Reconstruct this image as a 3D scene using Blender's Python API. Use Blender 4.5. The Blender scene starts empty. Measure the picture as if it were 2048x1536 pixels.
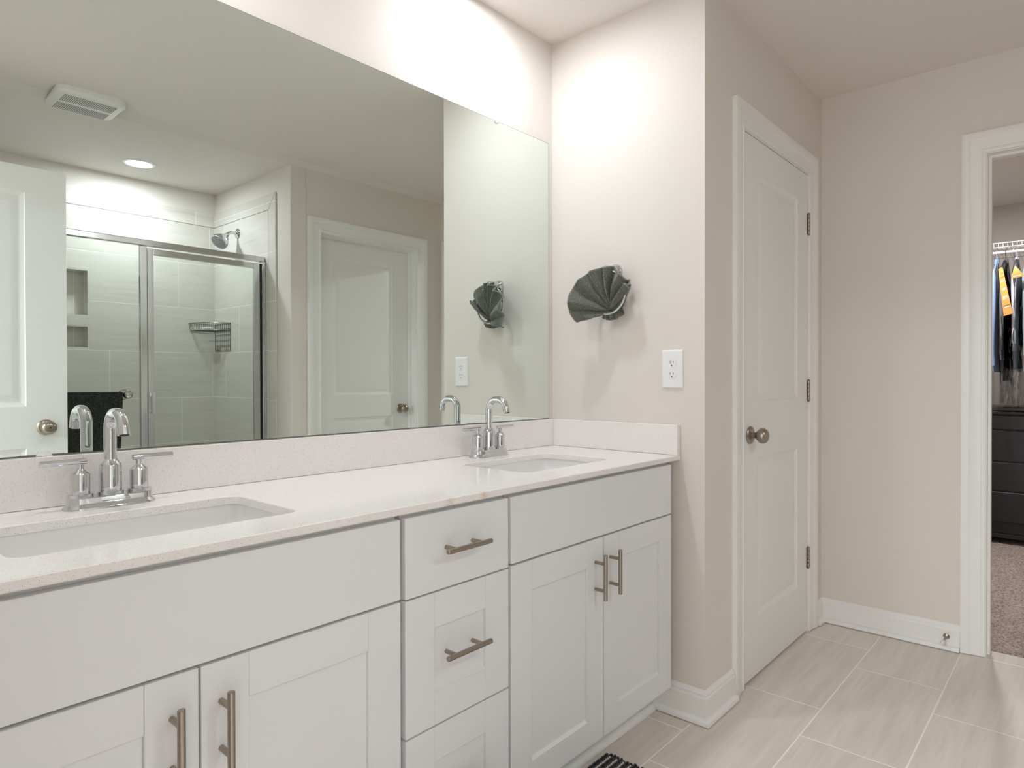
import bpy, bmesh, math, random
from math import sin, cos, pi, radians
from mathutils import Vector, Matrix, noise

# ------------------------------------------------------------------ camera, world, exposure
scene = bpy.context.scene
COL = scene.collection

F_PX, YAW, PITCH, ROLL, PPX = 1293.72, 0.887193, -0.0078783, -0.00118, 1130.0
CAM = Vector((-1.92784, -1.63363, 1.13035))
fwd = Vector((sin(YAW) * cos(PITCH), cos(YAW) * cos(PITCH), sin(PITCH)))
rgt = Vector((cos(YAW), -sin(YAW), 0))
up = rgt.cross(fwd)
r2 = cos(ROLL) * rgt + sin(ROLL) * up
u2 = -sin(ROLL) * rgt + cos(ROLL) * up
cam_data = bpy.data.cameras.new('camera')
cam_data.sensor_width = 36.0
cam_data.lens = F_PX / 2048 * 36.0
cam_data.shift_x = (1024 - PPX) / 2048
cam_data.clip_start = 0.02
cam = bpy.data.objects.new('camera', cam_data)
cam.matrix_world = Matrix(((r2.x, u2.x, -fwd.x, CAM.x), (r2.y, u2.y, -fwd.y, CAM.y), (r2.z, u2.z, -fwd.z, CAM.z), (0, 0, 0, 1)))
COL.objects.link(cam)
scene.camera = cam

scene.view_settings.view_transform = 'Standard'
scene.view_settings.look = 'None'
scene.view_settings.gamma = 1.0
scene.view_settings.use_curve_mapping = False
scene.view_settings.exposure = 0.10
scene.cycles.max_bounces = 20
scene.cycles.diffuse_bounces = 14
scene.cycles.glossy_bounces = 8

world = bpy.data.worlds.new('world')
scene.world = world
world.use_nodes = True
WORLD_STRENGTH = 0.3
world.node_tree.nodes['Background'].inputs[0].default_value = (0.95, 0.98, 1.04, 1)
world.node_tree.nodes['Background'].inputs[1].default_value = WORLD_STRENGTH

CAN_EMIT = 278.0        # the recessed ceiling lights over the basins
SHOWER_EMIT = 262.0     # the recessed light in the shower
FILL_WATT = 58.0    # added fill light at an unseen bedroom window behind the camera
CLOSET_WATT = 27.0     # ceiling lamp in the closet

# ------------------------------------------------------------------ main measures (metres)
YD = -0.652     # wall with the closet-like door beside the vanity
XF = 1.173      # far wall
ZC = 2.428      # ceiling
YB = -2.0745    # wall opposite the mirror
XS = 0.030      # shower side wall
YSB = -3.108    # shower back wall
XL = -1.90      # entry wall
XSL = -1.49     # shower's other side wall
ZCT, ZCB = 0.8743, 0.8575
YC = -0.563     # counter front
YFACE = -0.549  # cabinet fronts

# ------------------------------------------------------------------ materials
def mat(name, color, rough=0.5, metal=0.0, spec=0.5, **k):
    m = bpy.data.materials.new(name)
    m.use_nodes = True
    b = m.node_tree.nodes['Principled BSDF']
    b.inputs['Base Color'].default_value = (*color, 1)
    b.inputs['Roughness'].default_value = rough
    b.inputs['Metallic'].default_value = metal
    b.inputs['Specular IOR Level'].default_value = spec
    for kk, vv in k.items():
        b.inputs[kk.replace('_', ' ')].default_value = vv
    return m

class N:
    """small helper for writing node trees"""
    def __init__(s, m):
        s.m = m; s.t = m.node_tree; s.b = s.t.nodes['Principled BSDF']
    def new(s, typ, **k):
        n = s.t.nodes.new(typ)
        for a, b in k.items(): setattr(n, a, b)
        return n
    def link(s, a, b): s.t.links.new(a, b)
    def math(s, op, a, b=None, c=None):
        n = s.new('ShaderNodeMath', operation=op)
        for i, x in enumerate((a, b, c)):
            if x is None: continue
            if isinstance(x, (int, float)): n.inputs[i].default_value = x
            else: s.link(x, n.inputs[i])
        return n.outputs[0]
    def pos(s):
        g = s.new('ShaderNodeNewGeometry'); sp = s.new('ShaderNodeSeparateXYZ')
        s.link(g.outputs['Position'], sp.inputs[0]); s.gp = g.outputs['Position']
        return sp.outputs
    def noise(s, scale, detail=2, vec=None, rough=0.5):
        n = s.new('ShaderNodeTexNoise'); n.inputs['Scale'].default_value = scale
        n.inputs['Detail'].default_value = detail; n.inputs['Roughness'].default_value = rough
        if vec is not None: s.link(vec, n.inputs['Vector'])
        return n.outputs['Fac']
    def comb(s, x, y, z):
        n = s.new('ShaderNodeCombineXYZ')
        for i, v in enumerate((x, y, z)):
            if isinstance(v, (int, float)): n.inputs[i].default_value = v
            else: s.link(v, n.inputs[i])
        return n.outputs[0]
    def mix(s, f, a, b):
        n = s.new('ShaderNodeMix', data_type='RGBA')
        if isinstance(f, (int, float)): n.inputs[0].default_value = f
        else: s.link(f, n.inputs[0])
        for i, x in ((6, a), (7, b)):
            if isinstance(x, tuple): n.inputs[i].default_value = (*x[:3], 1)
            else: s.link(x, n.inputs[i])
        return n.outputs[2]
    def ramp(s, f, lo, hi):
        n = s.new('ShaderNodeMapRange'); s.link(f, n.inputs[0])
        n.inputs[1].default_value = lo; n.inputs[2].default_value = hi
        return n.outputs[0]
    def bump(s, h, strength=0.2, dist=0.001):
        n = s.new('ShaderNodeBump'); n.inputs['Strength'].default_value = strength
        n.inputs['Distance'].default_value = dist
        s.link(h, n.inputs['Height']); s.link(n.outputs[0], s.b.inputs['Normal'])

def wall_paint(name, c):
    m = mat(name, c, 0.75, spec=0.25); n = N(m); n.pos()
    n.bump(n.noise(420, 3, n.gp), 0.12, 0.0006)
    return m
M = {}
M['wall'] = wall_paint('greige_wall_paint', (0.75, 0.705, 0.655))
M['ceil'] = wall_paint('ceiling_paint', (0.78, 0.74, 0.69))
M['wall_bed'] = wall_paint('bedroom_wall_paint', (0.80, 0.79, 0.775))
M['bed_floor'] = mat('bedroom_pale_carpet', (0.52, 0.48, 0.44), 0.95)
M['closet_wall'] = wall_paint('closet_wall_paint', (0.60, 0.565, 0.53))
M['trim'] = mat('white_trim_paint', (0.85, 0.85, 0.83), 0.35, spec=0.4)
M['door'] = mat('white_door_paint', (0.84, 0.84, 0.825), 0.4, spec=0.4)
M['cab'] = mat('white_cabinet_lacquer', (0.79, 0.795, 0.80), 0.38, spec=0.4)
M['cab_in'] = mat('cabinet_case', (0.60, 0.61, 0.61), 0.5)
M['chrome'] = mat('chrome', (0.66, 0.67, 0.69), 0.03, 1.0)
M['chrome_satin'] = mat('satin_aluminium', (0.70, 0.71, 0.72), 0.16, 1.0)
M['nickel'] = mat('brushed_nickel', (0.38, 0.33, 0.275), 0.30, 1.0)
M['porcelain'] = mat('white_porcelain', (0.85, 0.85, 0.84), 0.08, spec=0.5)
M['plastic'] = mat('white_plastic', (0.86, 0.86, 0.86), 0.3)
M['black'] = mat('black_slot', (0.01, 0.01, 0.01), 0.5)
M['rubber'] = mat('white_rubber', (0.75, 0.75, 0.72), 0.5)
M['mirror'] = mat('mirror_silver', (0.80, 0.865, 0.825), 0.0, 1.0)
M['mirror_edge'] = mat('mirror_glass_edge', (0.10, 0.13, 0.11), 0.15)
M['clip'] = mat('clear_clip', (0.85, 0.87, 0.87), 0.12, spec=0.6)
M['grey_fan'] = mat('fan_grille_plastic', (0.80, 0.80, 0.78), 0.4)
M['fan_dark'] = mat('fan_grille_shadow_slots', (0.26, 0.26, 0.25), 0.8)
M['black_wood'] = mat('black_dresser_wood', (0.012, 0.012, 0.013), 0.32)
M['wire'] = mat('white_coated_wire', (0.78, 0.78, 0.78), 0.4)
M['dark_wire'] = mat('dark_metal_wire', (0.19, 0.185, 0.17), 0.35, 0.8)

def emission(name, c, s):
    m = bpy.data.materials.new(name); m.use_nodes = True; t = m.node_tree
    t.nodes.remove(t.nodes['Principled BSDF'])
    e = t.nodes.new('ShaderNodeEmission'); e.inputs[0].default_value = (*c, 1); e.inputs[1].default_value = s
    t.links.new(e.outputs[0], t.nodes['Material Output'].inputs[0])
    return m
M['can'] = emission('vanity_light_lens', (0.955, 1.0, 1.085), CAN_EMIT)
M['can_s'] = emission('shower_light_lens', (0.955, 1.0, 1.085), SHOWER_EMIT)

# quartz: fine specks in a pinkish white
m = mat('speckled_quartz', (0.8, 0.77, 0.745), 0.12, spec=0.45); n = N(m); n.pos()
vz = n.new('ShaderNodeTexVoronoi'); vz.inputs['Scale'].default_value = 330; n.link(n.gp, vz.inputs['Vector'])
sp = n.math('LESS_THAN', vz.outputs['Distance'], 0.25)
sepc = n.new('ShaderNodeSeparateColor'); n.link(vz.outputs['Color'], sepc.inputs[0])
sp = n.math('MULTIPLY', sp, n.math('GREATER_THAN', sepc.outputs[0], 0.60))
base = n.mix(n.noise(330, 3, n.gp), (0.80, 0.76, 0.735), (0.93, 0.905, 0.89))
speck = n.mix(sepc.outputs[1], (0.68, 0.62, 0.58), (0.47, 0.42, 0.39))
P = n.pos()
# two small rust coloured stains on the front edge
st = None
for cx in (-1.005, -0.905):
    d = n.new('ShaderNodeVectorMath', operation='DISTANCE'); n.link(n.gp, d.inputs[0]); d.inputs[1].default_value = (cx, YC, 0.866)
    q = n.math('SUBTRACT', 1.0, n.ramp(d.outputs['Value'], 0.002, 0.016))
    st = q if st is None else n.math('ADD', st, q)
st = n.math('MULTIPLY', n.math('MULTIPLY', st, n.noise(120, 2, n.gp)), 0.9)
c = n.mix(sp, base, speck)
n.link(n.mix(st, c, (0.62, 0.40, 0.22)), n.b.inputs['Base Color'])
M['quartz'] = m

def tile_mat(name, along, across, a0, b0, length, height, shift, c1, c2, vein, grout, rough, period=None, bump=0.5, gw=0.0032):
    """running bond tile from world position; along/across are axis numbers"""
    m = mat(name, c1, rough, spec=0.4); n = N(m); P = n.pos()
    A, B = P[along], P[across]
    rowf = n.math('DIVIDE', n.math('SUBTRACT', B, b0), height)
    row = n.math('FLOOR', rowf)
    uu = n.math('DIVIDE', n.math('SUBTRACT', n.math('SUBTRACT', A, a0), n.math('MULTIPLY', row, shift)), length)
    col = n.math('FLOOR', uu)
    fu = n.math('MULTIPLY', n.math('FRACT', uu), length); fv = n.math('MULTIPLY', n.math('FRACT', rowf), height)
    du = n.math('MINIMUM', fu, n.math('SUBTRACT', length, fu)); dv = n.math('MINIMUM', fv, n.math('SUBTRACT', height, fv))
    d = n.math('MINIMUM', du, dv)
    g = n.math('SUBTRACT', 1.0, n.ramp(d, gw * 0.45, gw * 0.75))
    wn = n.new('ShaderNodeTexWhiteNoise', noise_dimensions='2D'); n.link(n.comb(row, col, 0), wn.inputs['Vector'])
    rnd = wn.outputs['Value']
    off = n.math('MULTIPLY', rnd, 37.0)
    vec = n.comb(n.math('ADD', n.math('MULTIPLY', A, 1.6), off), n.math('ADD', n.math('MULTIPLY', B, 17.0), off), off)
    v1 = n.noise(1.5, 4, vec, 0.55)
    vec2 = n.comb(n.math('ADD', n.math('MULTIPLY', A, 1.0), off), n.math('ADD', n.math('MULTIPLY', B, 9.0), off), 3.1)
    v2 = n.noise(2.6, 3, vec2, 0.6)
    t = n.ramp(n.math('ADD', n.math('MULTIPLY', v1, 0.55), n.math('MULTIPLY', v2, 0.45)), 0.38, 0.66)
    cc = n.mix(t, c1, c2)
    cc = n.mix(n.math('MULTIPLY', n.ramp(v1, 0.56, 0.70), 0.5), cc, vein)
    cc = n.mix(n.math('MULTIPLY', rnd, 0.22), cc, c1)
    n.link(n.mix(g, cc, grout), n.b.inputs['Base Color'])
    n.link(n.math('ADD', n.math('MULTIPLY', g, 0.4), rough), n.b.inputs['Roughness'])
    n.bump(n.math('SUBTRACT', 1.0, g), bump, 0.0012)
    return m
M['floor'] = tile_mat('vein_cut_floor_tile', 0, 1, 0.331, -0.920, 0.621, 0.301, 0.2065,
                      (0.66, 0.60, 0.54), (0.80, 0.745, 0.69), (0.56, 0.495, 0.435), (0.93, 0.885, 0.84), 0.33, gw=0.0042)
SC1, SC2, SV, SG = (0.64, 0.61, 0.56), (0.73, 0.70, 0.655), (0.54, 0.505, 0.455), (0.84, 0.82, 0.78)
M['tile_back'] = tile_mat('shower_tile_back', 0, 2, -0.601, 1.010, 0.605, 0.3005, -0.409, SC1, SC2, SV, SG, 0.22)
M['tile_side'] = tile_mat('shower_tile_side', 1, 2, -2.93, 1.010, 0.605, 0.3005, 0.2, SC1, SC2, SV, SG, 0.22)
M['tile_cap'] = tile_mat('shower_tile_cap', 0, 2, -0.76, 1.0, 0.33, 3.0, 0.0, SC2, SC1, SV, SG, 0.22)
M['tile_cap_v'] = tile_mat('shower_tile_cap_upright', 2, 0, 1.0, -3.0, 0.305, 9.0, 0.0, SC1, SC2, SV, SG, 0.22)

# carpet
m = mat('taupe_carpet', (0.40, 0.32, 0.28), 0.95, spec=0.1); n = N(m); n.pos()
f = n.ramp(n.noise(110, 4, n.gp, 0.75), 0.36, 0.64)
n.link(n.mix(f, (0.21, 0.155, 0.135), (0.64, 0.54, 0.48)), n.b.inputs['Base Color'])
n.bump(n.noise(140, 4, n.gp, 0.7), 1.0, 0.006)
M['carpet'] = m

def fabric(name, c1, c2, scale=260, bumpd=0.002, rough=0.9, sheen=0.3):
    m = mat(name, c1, rough, spec=0.15); n = N(m); tc = n.new('ShaderNodeTexCoord')
    f = n.noise(scale, 3, tc.outputs['Object'], 0.7)
    n.link(n.mix(n.ramp(f, 0.35, 0.65), c1, c2), n.b.inputs['Base Color'])
    n.b.inputs['Sheen Weight'].default_value = sheen
    n.bump(f, 0.6, bumpd)
    return m
M['towel'] = fabric('grey_green_terry', (0.06, 0.064, 0.05), (0.20, 0.205, 0.175), 300)
M['towel_hem'] = fabric('grey_green_hem', (0.19, 0.195, 0.165), (0.28, 0.285, 0.25), 320)
M['towel_dark'] = fabric('near_black_terry', (0.010, 0.012, 0.009), (0.050, 0.056, 0.046), 110, sheen=0.1)
M['rug_black'] = fabric('black_cotton', (0.010, 0.010, 0.010), (0.035, 0.034, 0.033), 300)
M['rug_white'] = fabric('white_cotton', (0.68, 0.66, 0.62), (0.80, 0.78, 0.74), 300)
M['shirt_blue'] = fabric('light_blue_cotton', (0.26, 0.40, 0.72), (0.34, 0.48, 0.78), 90, 0.001)
M['shirt_sky'] = fabric('pale_blue_cotton', (0.55, 0.68, 0.82), (0.62, 0.74, 0.86), 90, 0.001)
M['navy'] = fabric('navy_cotton', (0.02, 0.04, 0.12), (0.03, 0.06, 0.17), 90, 0.001)
M['charcoal'] = fabric('charcoal_wool', (0.12, 0.113, 0.125), (0.165, 0.155, 0.17), 120, 0.001)
M['lilac'] = fabric('pale_lilac_cotton', (0.62, 0.58, 0.68), (0.70, 0.66, 0.74), 90, 0.001)
M['teal'] = fabric('grey_teal_cotton', (0.22, 0.32, 0.34), (0.28, 0.38, 0.40), 90, 0.001)
M['orange'] = mat('orange_paper', (0.95, 0.33, 0.07), 0.6)
M['tag_ink'] = mat('pale_print', (0.95, 0.72, 0.50), 0.6)
M['tag_red'] = mat('red_print', (0.80, 0.16, 0.04), 0.6)

def clear(name, c, amount, rough):
    m = bpy.data.materials.new(name); m.use_nodes = True; t = m.node_tree
    t.nodes.remove(t.nodes['Principled BSDF'])
    tr = t.nodes.new('ShaderNodeBsdfTransparent'); tr.inputs[0].default_value = (*c, 1)
    gl = t.nodes.new('ShaderNodeBsdfGlossy'); gl.inputs['Roughness'].default_value = rough
    fr = t.nodes.new('ShaderNodeLayerWeight'); fr.inputs['Blend'].default_value = amount
    mx = t.nodes.new('ShaderNodeMixShader')
    t.links.new(fr.outputs['Fresnel'], mx.inputs[0]); t.links.new(tr.outputs[0], mx.inputs[1]); t.links.new(gl.outputs[0], mx.inputs[2])
    t.links.new(mx.outputs[0], t.nodes['Material Output'].inputs[0])
    return m
M['glass'] = clear('shower_glass', (0.955, 0.975, 0.955), 0.12, 0.0)
M['bag'] = clear('thin_clear_plastic', (0.94, 0.945, 0.955), 0.42, 0.14)

# ------------------------------------------------------------------ geometry helpers
def bm_new(): return bmesh.new()

def obj(name, bm, m, parent=None, smooth=False, bevel=0.0, seg=2, angle=35, recalc=True):
    if recalc: bmesh.ops.recalc_face_normals(bm, faces=bm.faces)
    me = bpy.data.meshes.new(name); bm.to_mesh(me); bm.free()
    me.materials.append(m)
    if smooth:
        me.polygons.foreach_set('use_smooth', [True] * len(me.polygons))
        me.set_sharp_from_angle(angle=radians(angle))
    o = bpy.data.objects.new(name, me); COL.objects.link(o)
    if parent is not None: o.parent = parent; o.matrix_parent_inverse = parent.matrix_world.inverted()
    if bevel > 0:
        b = o.modifiers.new('bevel', 'BEVEL'); b.width = bevel; b.segments = seg; b.limit_method = 'ANGLE'; b.angle_limit = radians(40)
        b.harden_normals = False
    return o

def tag(o, label=None, cat=None, group=None, kind=None):
    if label: o['label'] = label
    if cat: o['category'] = cat
    if group: o['group'] = group
    if kind: o['kind'] = kind
    return o

def empty(name, loc, label=None, cat=None, group=None, kind=None):
    o = bpy.data.objects.new(name, None); o.empty_display_size = 0.05
    o.location = loc; o.matrix_world = Matrix.Translation(loc); COL.objects.link(o)
    return tag(o, label, cat, group, kind)

def children_of(o): return [c for c in COL.objects if c.parent == o]

def copy_tree(o, parent=None, name=None, delta=None):
    kids = children_of(o)
    c = o.copy(); COL.objects.link(c)
    if parent is not None: c.parent = parent
    for k in kids: copy_tree(k, c)
    return c

def box(bm, x0, x1, y0, y1, z0, z1):
    vs = [bm.verts.new((x, y, z)) for z in (z0, z1) for y in (y0, y1) for x in (x0, x1)]
    for f in ((0, 2, 3, 1), (4, 5, 7, 6), (0, 1, 5, 4), (2, 6, 7, 3), (0, 4, 6, 2), (1, 3, 7, 5)):
        bm.faces.new([vs[i] for i in f])

def basis(d):
    d = d.normalized(); a = Vector((0, 0, 1)) if abs(d.z) < 0.9 else Vector((1, 0, 0))
    u = d.cross(a).normalized(); return u, d.cross(u)

def lathe(bm, prof, origin=(0, 0, 0), axis=(0, 0, 1), seg=32, caps=True, squash=(1, 1)):
    """prof: list of (radius, height along the axis)"""
    o = Vector(origin); d = Vector(axis).normalized(); u, v = basis(d)
    rings = []
    for r, h in prof:
        rings.append([bm.verts.new(o + d * h + (u * cos(2 * pi * i / seg) * squash[0] + v * sin(2 * pi * i / seg) * squash[1]) * max(r, 1e-5)) for i in range(seg)])
    for a, b in zip(rings, rings[1:]):
        for i in range(seg): bm.faces.new((a[i], a[(i + 1) % seg], b[(i + 1) % seg], b[i]))
    if caps:
        bm.faces.new(rings[0][::-1]); bm.faces.new(rings[-1])

def tube(bm, pts, r, seg=12, caps=True, closed=False, radii=None):
    pts = [Vector(p) for p in pts]; n = len(pts); rings = []
    u = None
    for i, p in enumerate(pts):
        if closed: d = (pts[(i + 1) % n] - pts[i - 1]).normalized()
        else: d = (pts[min(i + 1, n - 1)] - pts[max(i - 1, 0)]).normalized()
        if u is None: u, v = basis(d)
        else:
            u = (u - d * u.dot(d)).normalized(); v = d.cross(u)
        rr = radii[i] if radii else r
        rings.append([bm.verts.new(p + (u * cos(2 * pi * k / seg) + v * sin(2 * pi * k / seg)) * rr) for k in range(seg)])
    m = n if closed else n - 1
    for i in range(m):
        a, b = rings[i], rings[(i + 1) % n]
        if closed and i == n - 1:   # align the seam
            j0 = min(range(seg), key=lambda j: (b[j].co - a[0].co).length)
            b = [b[(j0 + k) % seg] for k in range(seg)]
        for k in range(seg): bm.faces.new((a[k], a[(k + 1) % seg], b[(k + 1) % seg], b[k]))
    if caps and not closed:
        bm.faces.new(rings[0][::-1]); bm.faces.new(rings[-1])

def prism(bm, poly, origin, u, v, w, length):
    """extrude the 2D polygon (in u,v) along w by length"""
    o, u, v, w = Vector(origin), Vector(u), Vector(v), Vector(w)
    a = [bm.verts.new(o + u * p[0] + v * p[1]) for p in poly]
    b = [bm.verts.new(o + u * p[0] + v * p[1] + w * length) for p in poly]
    n = len(poly)
    for i in range(n): bm.faces.new((a[i], a[(i + 1) % n], b[(i + 1) % n], b[i]))
    bm.faces.new(a[::-1]); bm.faces.new(b)

def sweep_open(bm, prof, stations):
    """prof: closed list of (a,b); stations: list of functions (a,b)->Vector, mitred joints come from the stations"""
    rings = [[bm.verts.new(s(a, b)) for a, b in prof] for s in stations]
    n = len(prof)
    for p, q in zip(rings, rings[1:]):
        for i in range(n): bm.faces.new((p[i], p[(i + 1) % n], q[(i + 1) % n], q[i]))
    bm.faces.new(rings[0][::-1]); bm.faces.new(rings[-1])

def struct(name, bm, m, label=None, **k):
    o = obj(name, bm, m, **k); o['kind'] = 'structure'
    if label: o['label'] = label
    return o

# ------------------------------------------------------------------ room shell
T = 0.10
b = bm_new(); box(b, XL - 0.12, 0, 0, T, 0, ZC + 0.02); struct('wall_mirror', b, M['wall'])
b = bm_new(); box(b, 0, T, YD, T, 0, ZC + 0.02); struct('wall_right', b, M['wall'])
# wall holding door 1
D1L, D1R, D1T = 0.298, 0.988, 2.034
b = bm_new()
box(b, T, D1L - 0.018, YD, YD + T, 0, ZC + 0.02)
box(b, D1R + 0.018, XF, YD, YD + T, 0, ZC + 0.02)
box(b, D1L - 0.018, D1R + 0.018, YD, YD + T, D1T + 0.018, ZC + 0.02)
struct('wall_linen', b, M['wall'])
# far wall with the closet doorway
CY0, CY1, CT = -1.305, -1.950, 2.036
TF = 0.115
b = bm_new()
box(b, XF, XF + TF, CY0 + 0.018, YD + T, 0, ZC + 0.02)
box(b, XF, XF + TF, YB, CY1 - 0.018, 0, ZC + 0.02)
box(b, XF, XF + TF, CY1 - 0.018, CY0 + 0.018, CT + 0.018, ZC + 0.02)
struct('wall_far', b, M['wall'])
# wall opposite the mirror, with door 2
D2L, D2R, D2T = 0.226, 0.950, 2.034
TB = 0.125
b = bm_new()
box(b, XS + T, D2L - 0.018, YB - TB, YB, 0, ZC + 0.02)
box(b, D2R + 0.018, XF + TF, YB - TB, YB, 0, ZC + 0.02)
box(b, D2L - 0.018, D2R + 0.018, YB - TB, YB, D2T + 0.018, ZC + 0.02)
struct('wall_opposite', b, M['wall'])
b = bm_new(); box(b, XS, XS + T, YSB - T, YB, 0, ZC + 0.02); struct('wall_shower_right', b, M['wall'], bevel=0.006, seg=3)
b = bm_new(); box(b, XL - 0.12, XSL, YSB - T, YB, 0, ZC + 0.02); struct('wall_shower_left', b, M['wall'])
# shower back wall with the niche opening
NX0, NX1 = -1.060, -0.706
NZ = ((1.319, 1.456), (1.514, 1.795))
def wall_with_niche(bm, y0, y1, x0, x1, z0, z1):
    box(bm, x0, NX0, y0, y1, z0, z1); box(bm, NX1, x1, y0, y1, z0, z1)
    box(bm, NX0, NX1, y0, y1, z0, NZ[0][0]); box(bm, NX0, NX1, y0, y1, NZ[0][1], NZ[1][0]); box(bm, NX0, NX1, y0, y1, NZ[1][1], z1)
b = bm_new(); wall_with_niche(b, YSB - T, YSB, XSL, XS, 0, ZC + 0.02)
box(b, NX0 - 0.02, NX1 + 0.02, YSB - T - 0.02, YSB - T, 1.28, 1.83)
struct('wall_shower_back', b, M['wall'])
# entry wall with the open doorway in which the camera stands
EY0, EY1, ET = -1.905, -1.125, 2.045
b = bm_new()
box(b, XL - 0.12, XL, EY1 + 0.018, 0, 0, ZC + 0.02)
box(b, XL - 0.12, XL, YB, EY0 - 0.018, 0, ZC + 0.02)
box(b, XL - 0.12, XL, EY0 - 0.018, EY1 + 0.018, ET + 0.018, ZC + 0.02)
struct('wall_entry', b, M['wall'])
# ceiling; the shower part hangs a centimetre lower with an added step sloped to catch light
b = bm_new()
poly = [(0.10, ZC + 0.1), (0.10, ZC), (YB + 0.050, ZC), (YB, ZC - 0.020),
        (YSB - T, ZC - 0.020), (YSB - T, ZC + 0.1)]
prism(b, poly, (XL - 0.12, 0, 0), (0, 1, 0), (0, 0, 1), (1, 0, 0), XF + TF - XL + 0.12)
struct('ceiling', b, M['ceil'])
# floor
b = bm_new(); box(b, XL - 0.12, 1.262, YSB - T, 0.1, -0.08, 0); struct('floor', b, M['floor'])

# tiled skins in the shower
YT = YSB + 0.010
ZT0, ZT1 = 2.176, 2.274
b = bm_new(); wall_with_niche(b, YSB + 0.0005, YT, XSL + 0.001, XS - 0.0005, 0.06, ZT0)
sb = struct('wall_tiles_back', b, M['tile_back'])
b = bm_new(); box(b, XSL + 0.001, XS - 0.0005, YSB + 0.0005, YT, ZT0 + 0.003, ZT1)
struct('wall_tiles_back_cap', b, M['tile_cap'], bevel=0.003)
# niche lining
b = bm_new()
for (z0, z1) in NZ:
    box(b, NX0, NX1, YSB - 0.088, YSB - 0.082, z0, z1)
    box(b, NX0, NX0 + 0.006, YSB - 0.082, YT - 0.001, z0, z1); box(b, NX1 - 0.006, NX1, YSB - 0.082, YT - 0.001, z0, z1)
    box(b, NX0 + 0.006, NX1 - 0.006, YSB - 0.082, YT - 0.001, z0, z0 + 0.006); box(b, NX0 + 0.006, NX1 - 0.006, YSB - 0.082, YT - 0.001, z1 - 0.006, z1)
struct('wall_niche_lining', b, M['tile_cap'])
b = bm_new(); box(b, XS - 0.009, XS - 0.0005, YT, -2.331, 0.06, ZT0); struct('wall_tiles_right', b, M['tile_side'])
b = bm_new()
prism(b, [(YT, ZT0 + 0.003), (-2.331, ZT0 + 0.003), (-2.240, ZT1), (YT, ZT1)], (XS - 0.010, 0, 0), (0, 1, 0), (0, 0, 1), (1, 0, 0), 0.0095)
struct('wall_tiles_right_cap', b, M['tile_cap_v'], bevel=0.002)
b = bm_new()
prism(b, [(-2.328, 0.0), (-2.240, 0.0), (-2.240, ZT1 - 0.003), (-2.328, ZT0 + 0.003)], (XS - 0.010, 0, 0), (0, 1, 0), (0, 0, 1), (1, 0, 0), 0.0095)
struct('wall_tiles_right_edge', b, M['tile_cap_v'], bevel=0.002)
b = bm_new(); box(b, XSL + 0.0005, XSL + 0.010, YT, -2.240, 0.06, ZT1); struct('wall_tiles_left', b, M['tile_side'])

# baseboards
BH, BT = 0.108, 0.014
BPROF = [(0, 0), (BT, 0), (BT, BH * 0.78), (BT - 0.003, BH * 0.82), (BT - 0.003, BH * 0.90), (BT - 0.008, BH * 0.96), (0.003, BH), (0, BH)]
SH = 0.015
SPROF = [(0, 0.003), (SH, 0.003), (SH, 0.006), (SH * 0.92, 0.006 + SH * 0.5), (SH * 0.7, 0.006 + SH * 0.78), (SH * 0.4, 0.006 + SH * 0.95), (0, 0.006 + SH)]
def base_run(name, pts, normals, parent=None):
    """pts: corner points on the wall; normals: room-side normal per run"""
    b = bm_new(); b2 = bm_new()
    for prof, bb, o0 in ((BPROF, b, 0.0), (SPROF, b2, BT)):
        st = []
        for i, p in enumerate(pts):
            p = Vector((p[0], p[1], 0))
            ns = [Vector((*normals[j], 0)) for j in (i - 1, i) if 0 <= j < len(normals)]
            nn = ns[0] if len(ns) == 1 else ns[0] + ns[1]
            st.append(lambda a, h, p=p, nn=nn, o0=o0: p + nn * (a + o0) + Vector((0, 0, h)))
        sweep_open(bb, prof, st)
    o = struct(name, b, M['trim'], smooth=True, angle=30)
    s = obj('shoe_moulding', b2, M['trim'], o, smooth=True, angle=60)
    return o
base_run('baseboard_vanity', [(0, -0.466), (0, YD), (0.207, YD)], [(-1, 0), (0, -1)])
base_run('baseboard_corner', [(1.084, YD), (XF, YD), (XF, -1.216)], [(0, -1), (-1, 0)])
base_run('baseboard_opposite', [(XS, -2.24), (XS, YB), (0.140, YB)], [(-1, 0), (0, 1)])
base_run('baseboard_entry', [(XL, YC - 0.0), (XL, -1.035)], [(1, 0)])

# casings: profile across the width (0 = opening side) with thickness
CW = 0.084
CPROF = [(0, 0), (0, 0.009), (0.006, 0.011), (0.012, 0.011), (0.016, 0.0085), (0.030, 0.0105), (0.052, 0.014), (0.056, 0.0165), (0.068, 0.0175), (0.074, 0.019), (CW, 0.018), (CW, 0)]
def casing(name, parent, u0, u1, top, place):
    """door trim around an opening; place(u, z, depth) -> world"""
    b = bm_new()
    def s(u, z, du, dz): return lambda a, t: place(u + du * a, z + dz * a, t)
    sweep_open(b, CPROF, [s(u0, 0.003, -1, 0), s(u0, top, -1, 1), s(u1, top, 1, 1), s(u1, 0.003, 1, 0)])
    return obj(name, b, M['trim'], parent, smooth=True, angle=25)

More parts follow.
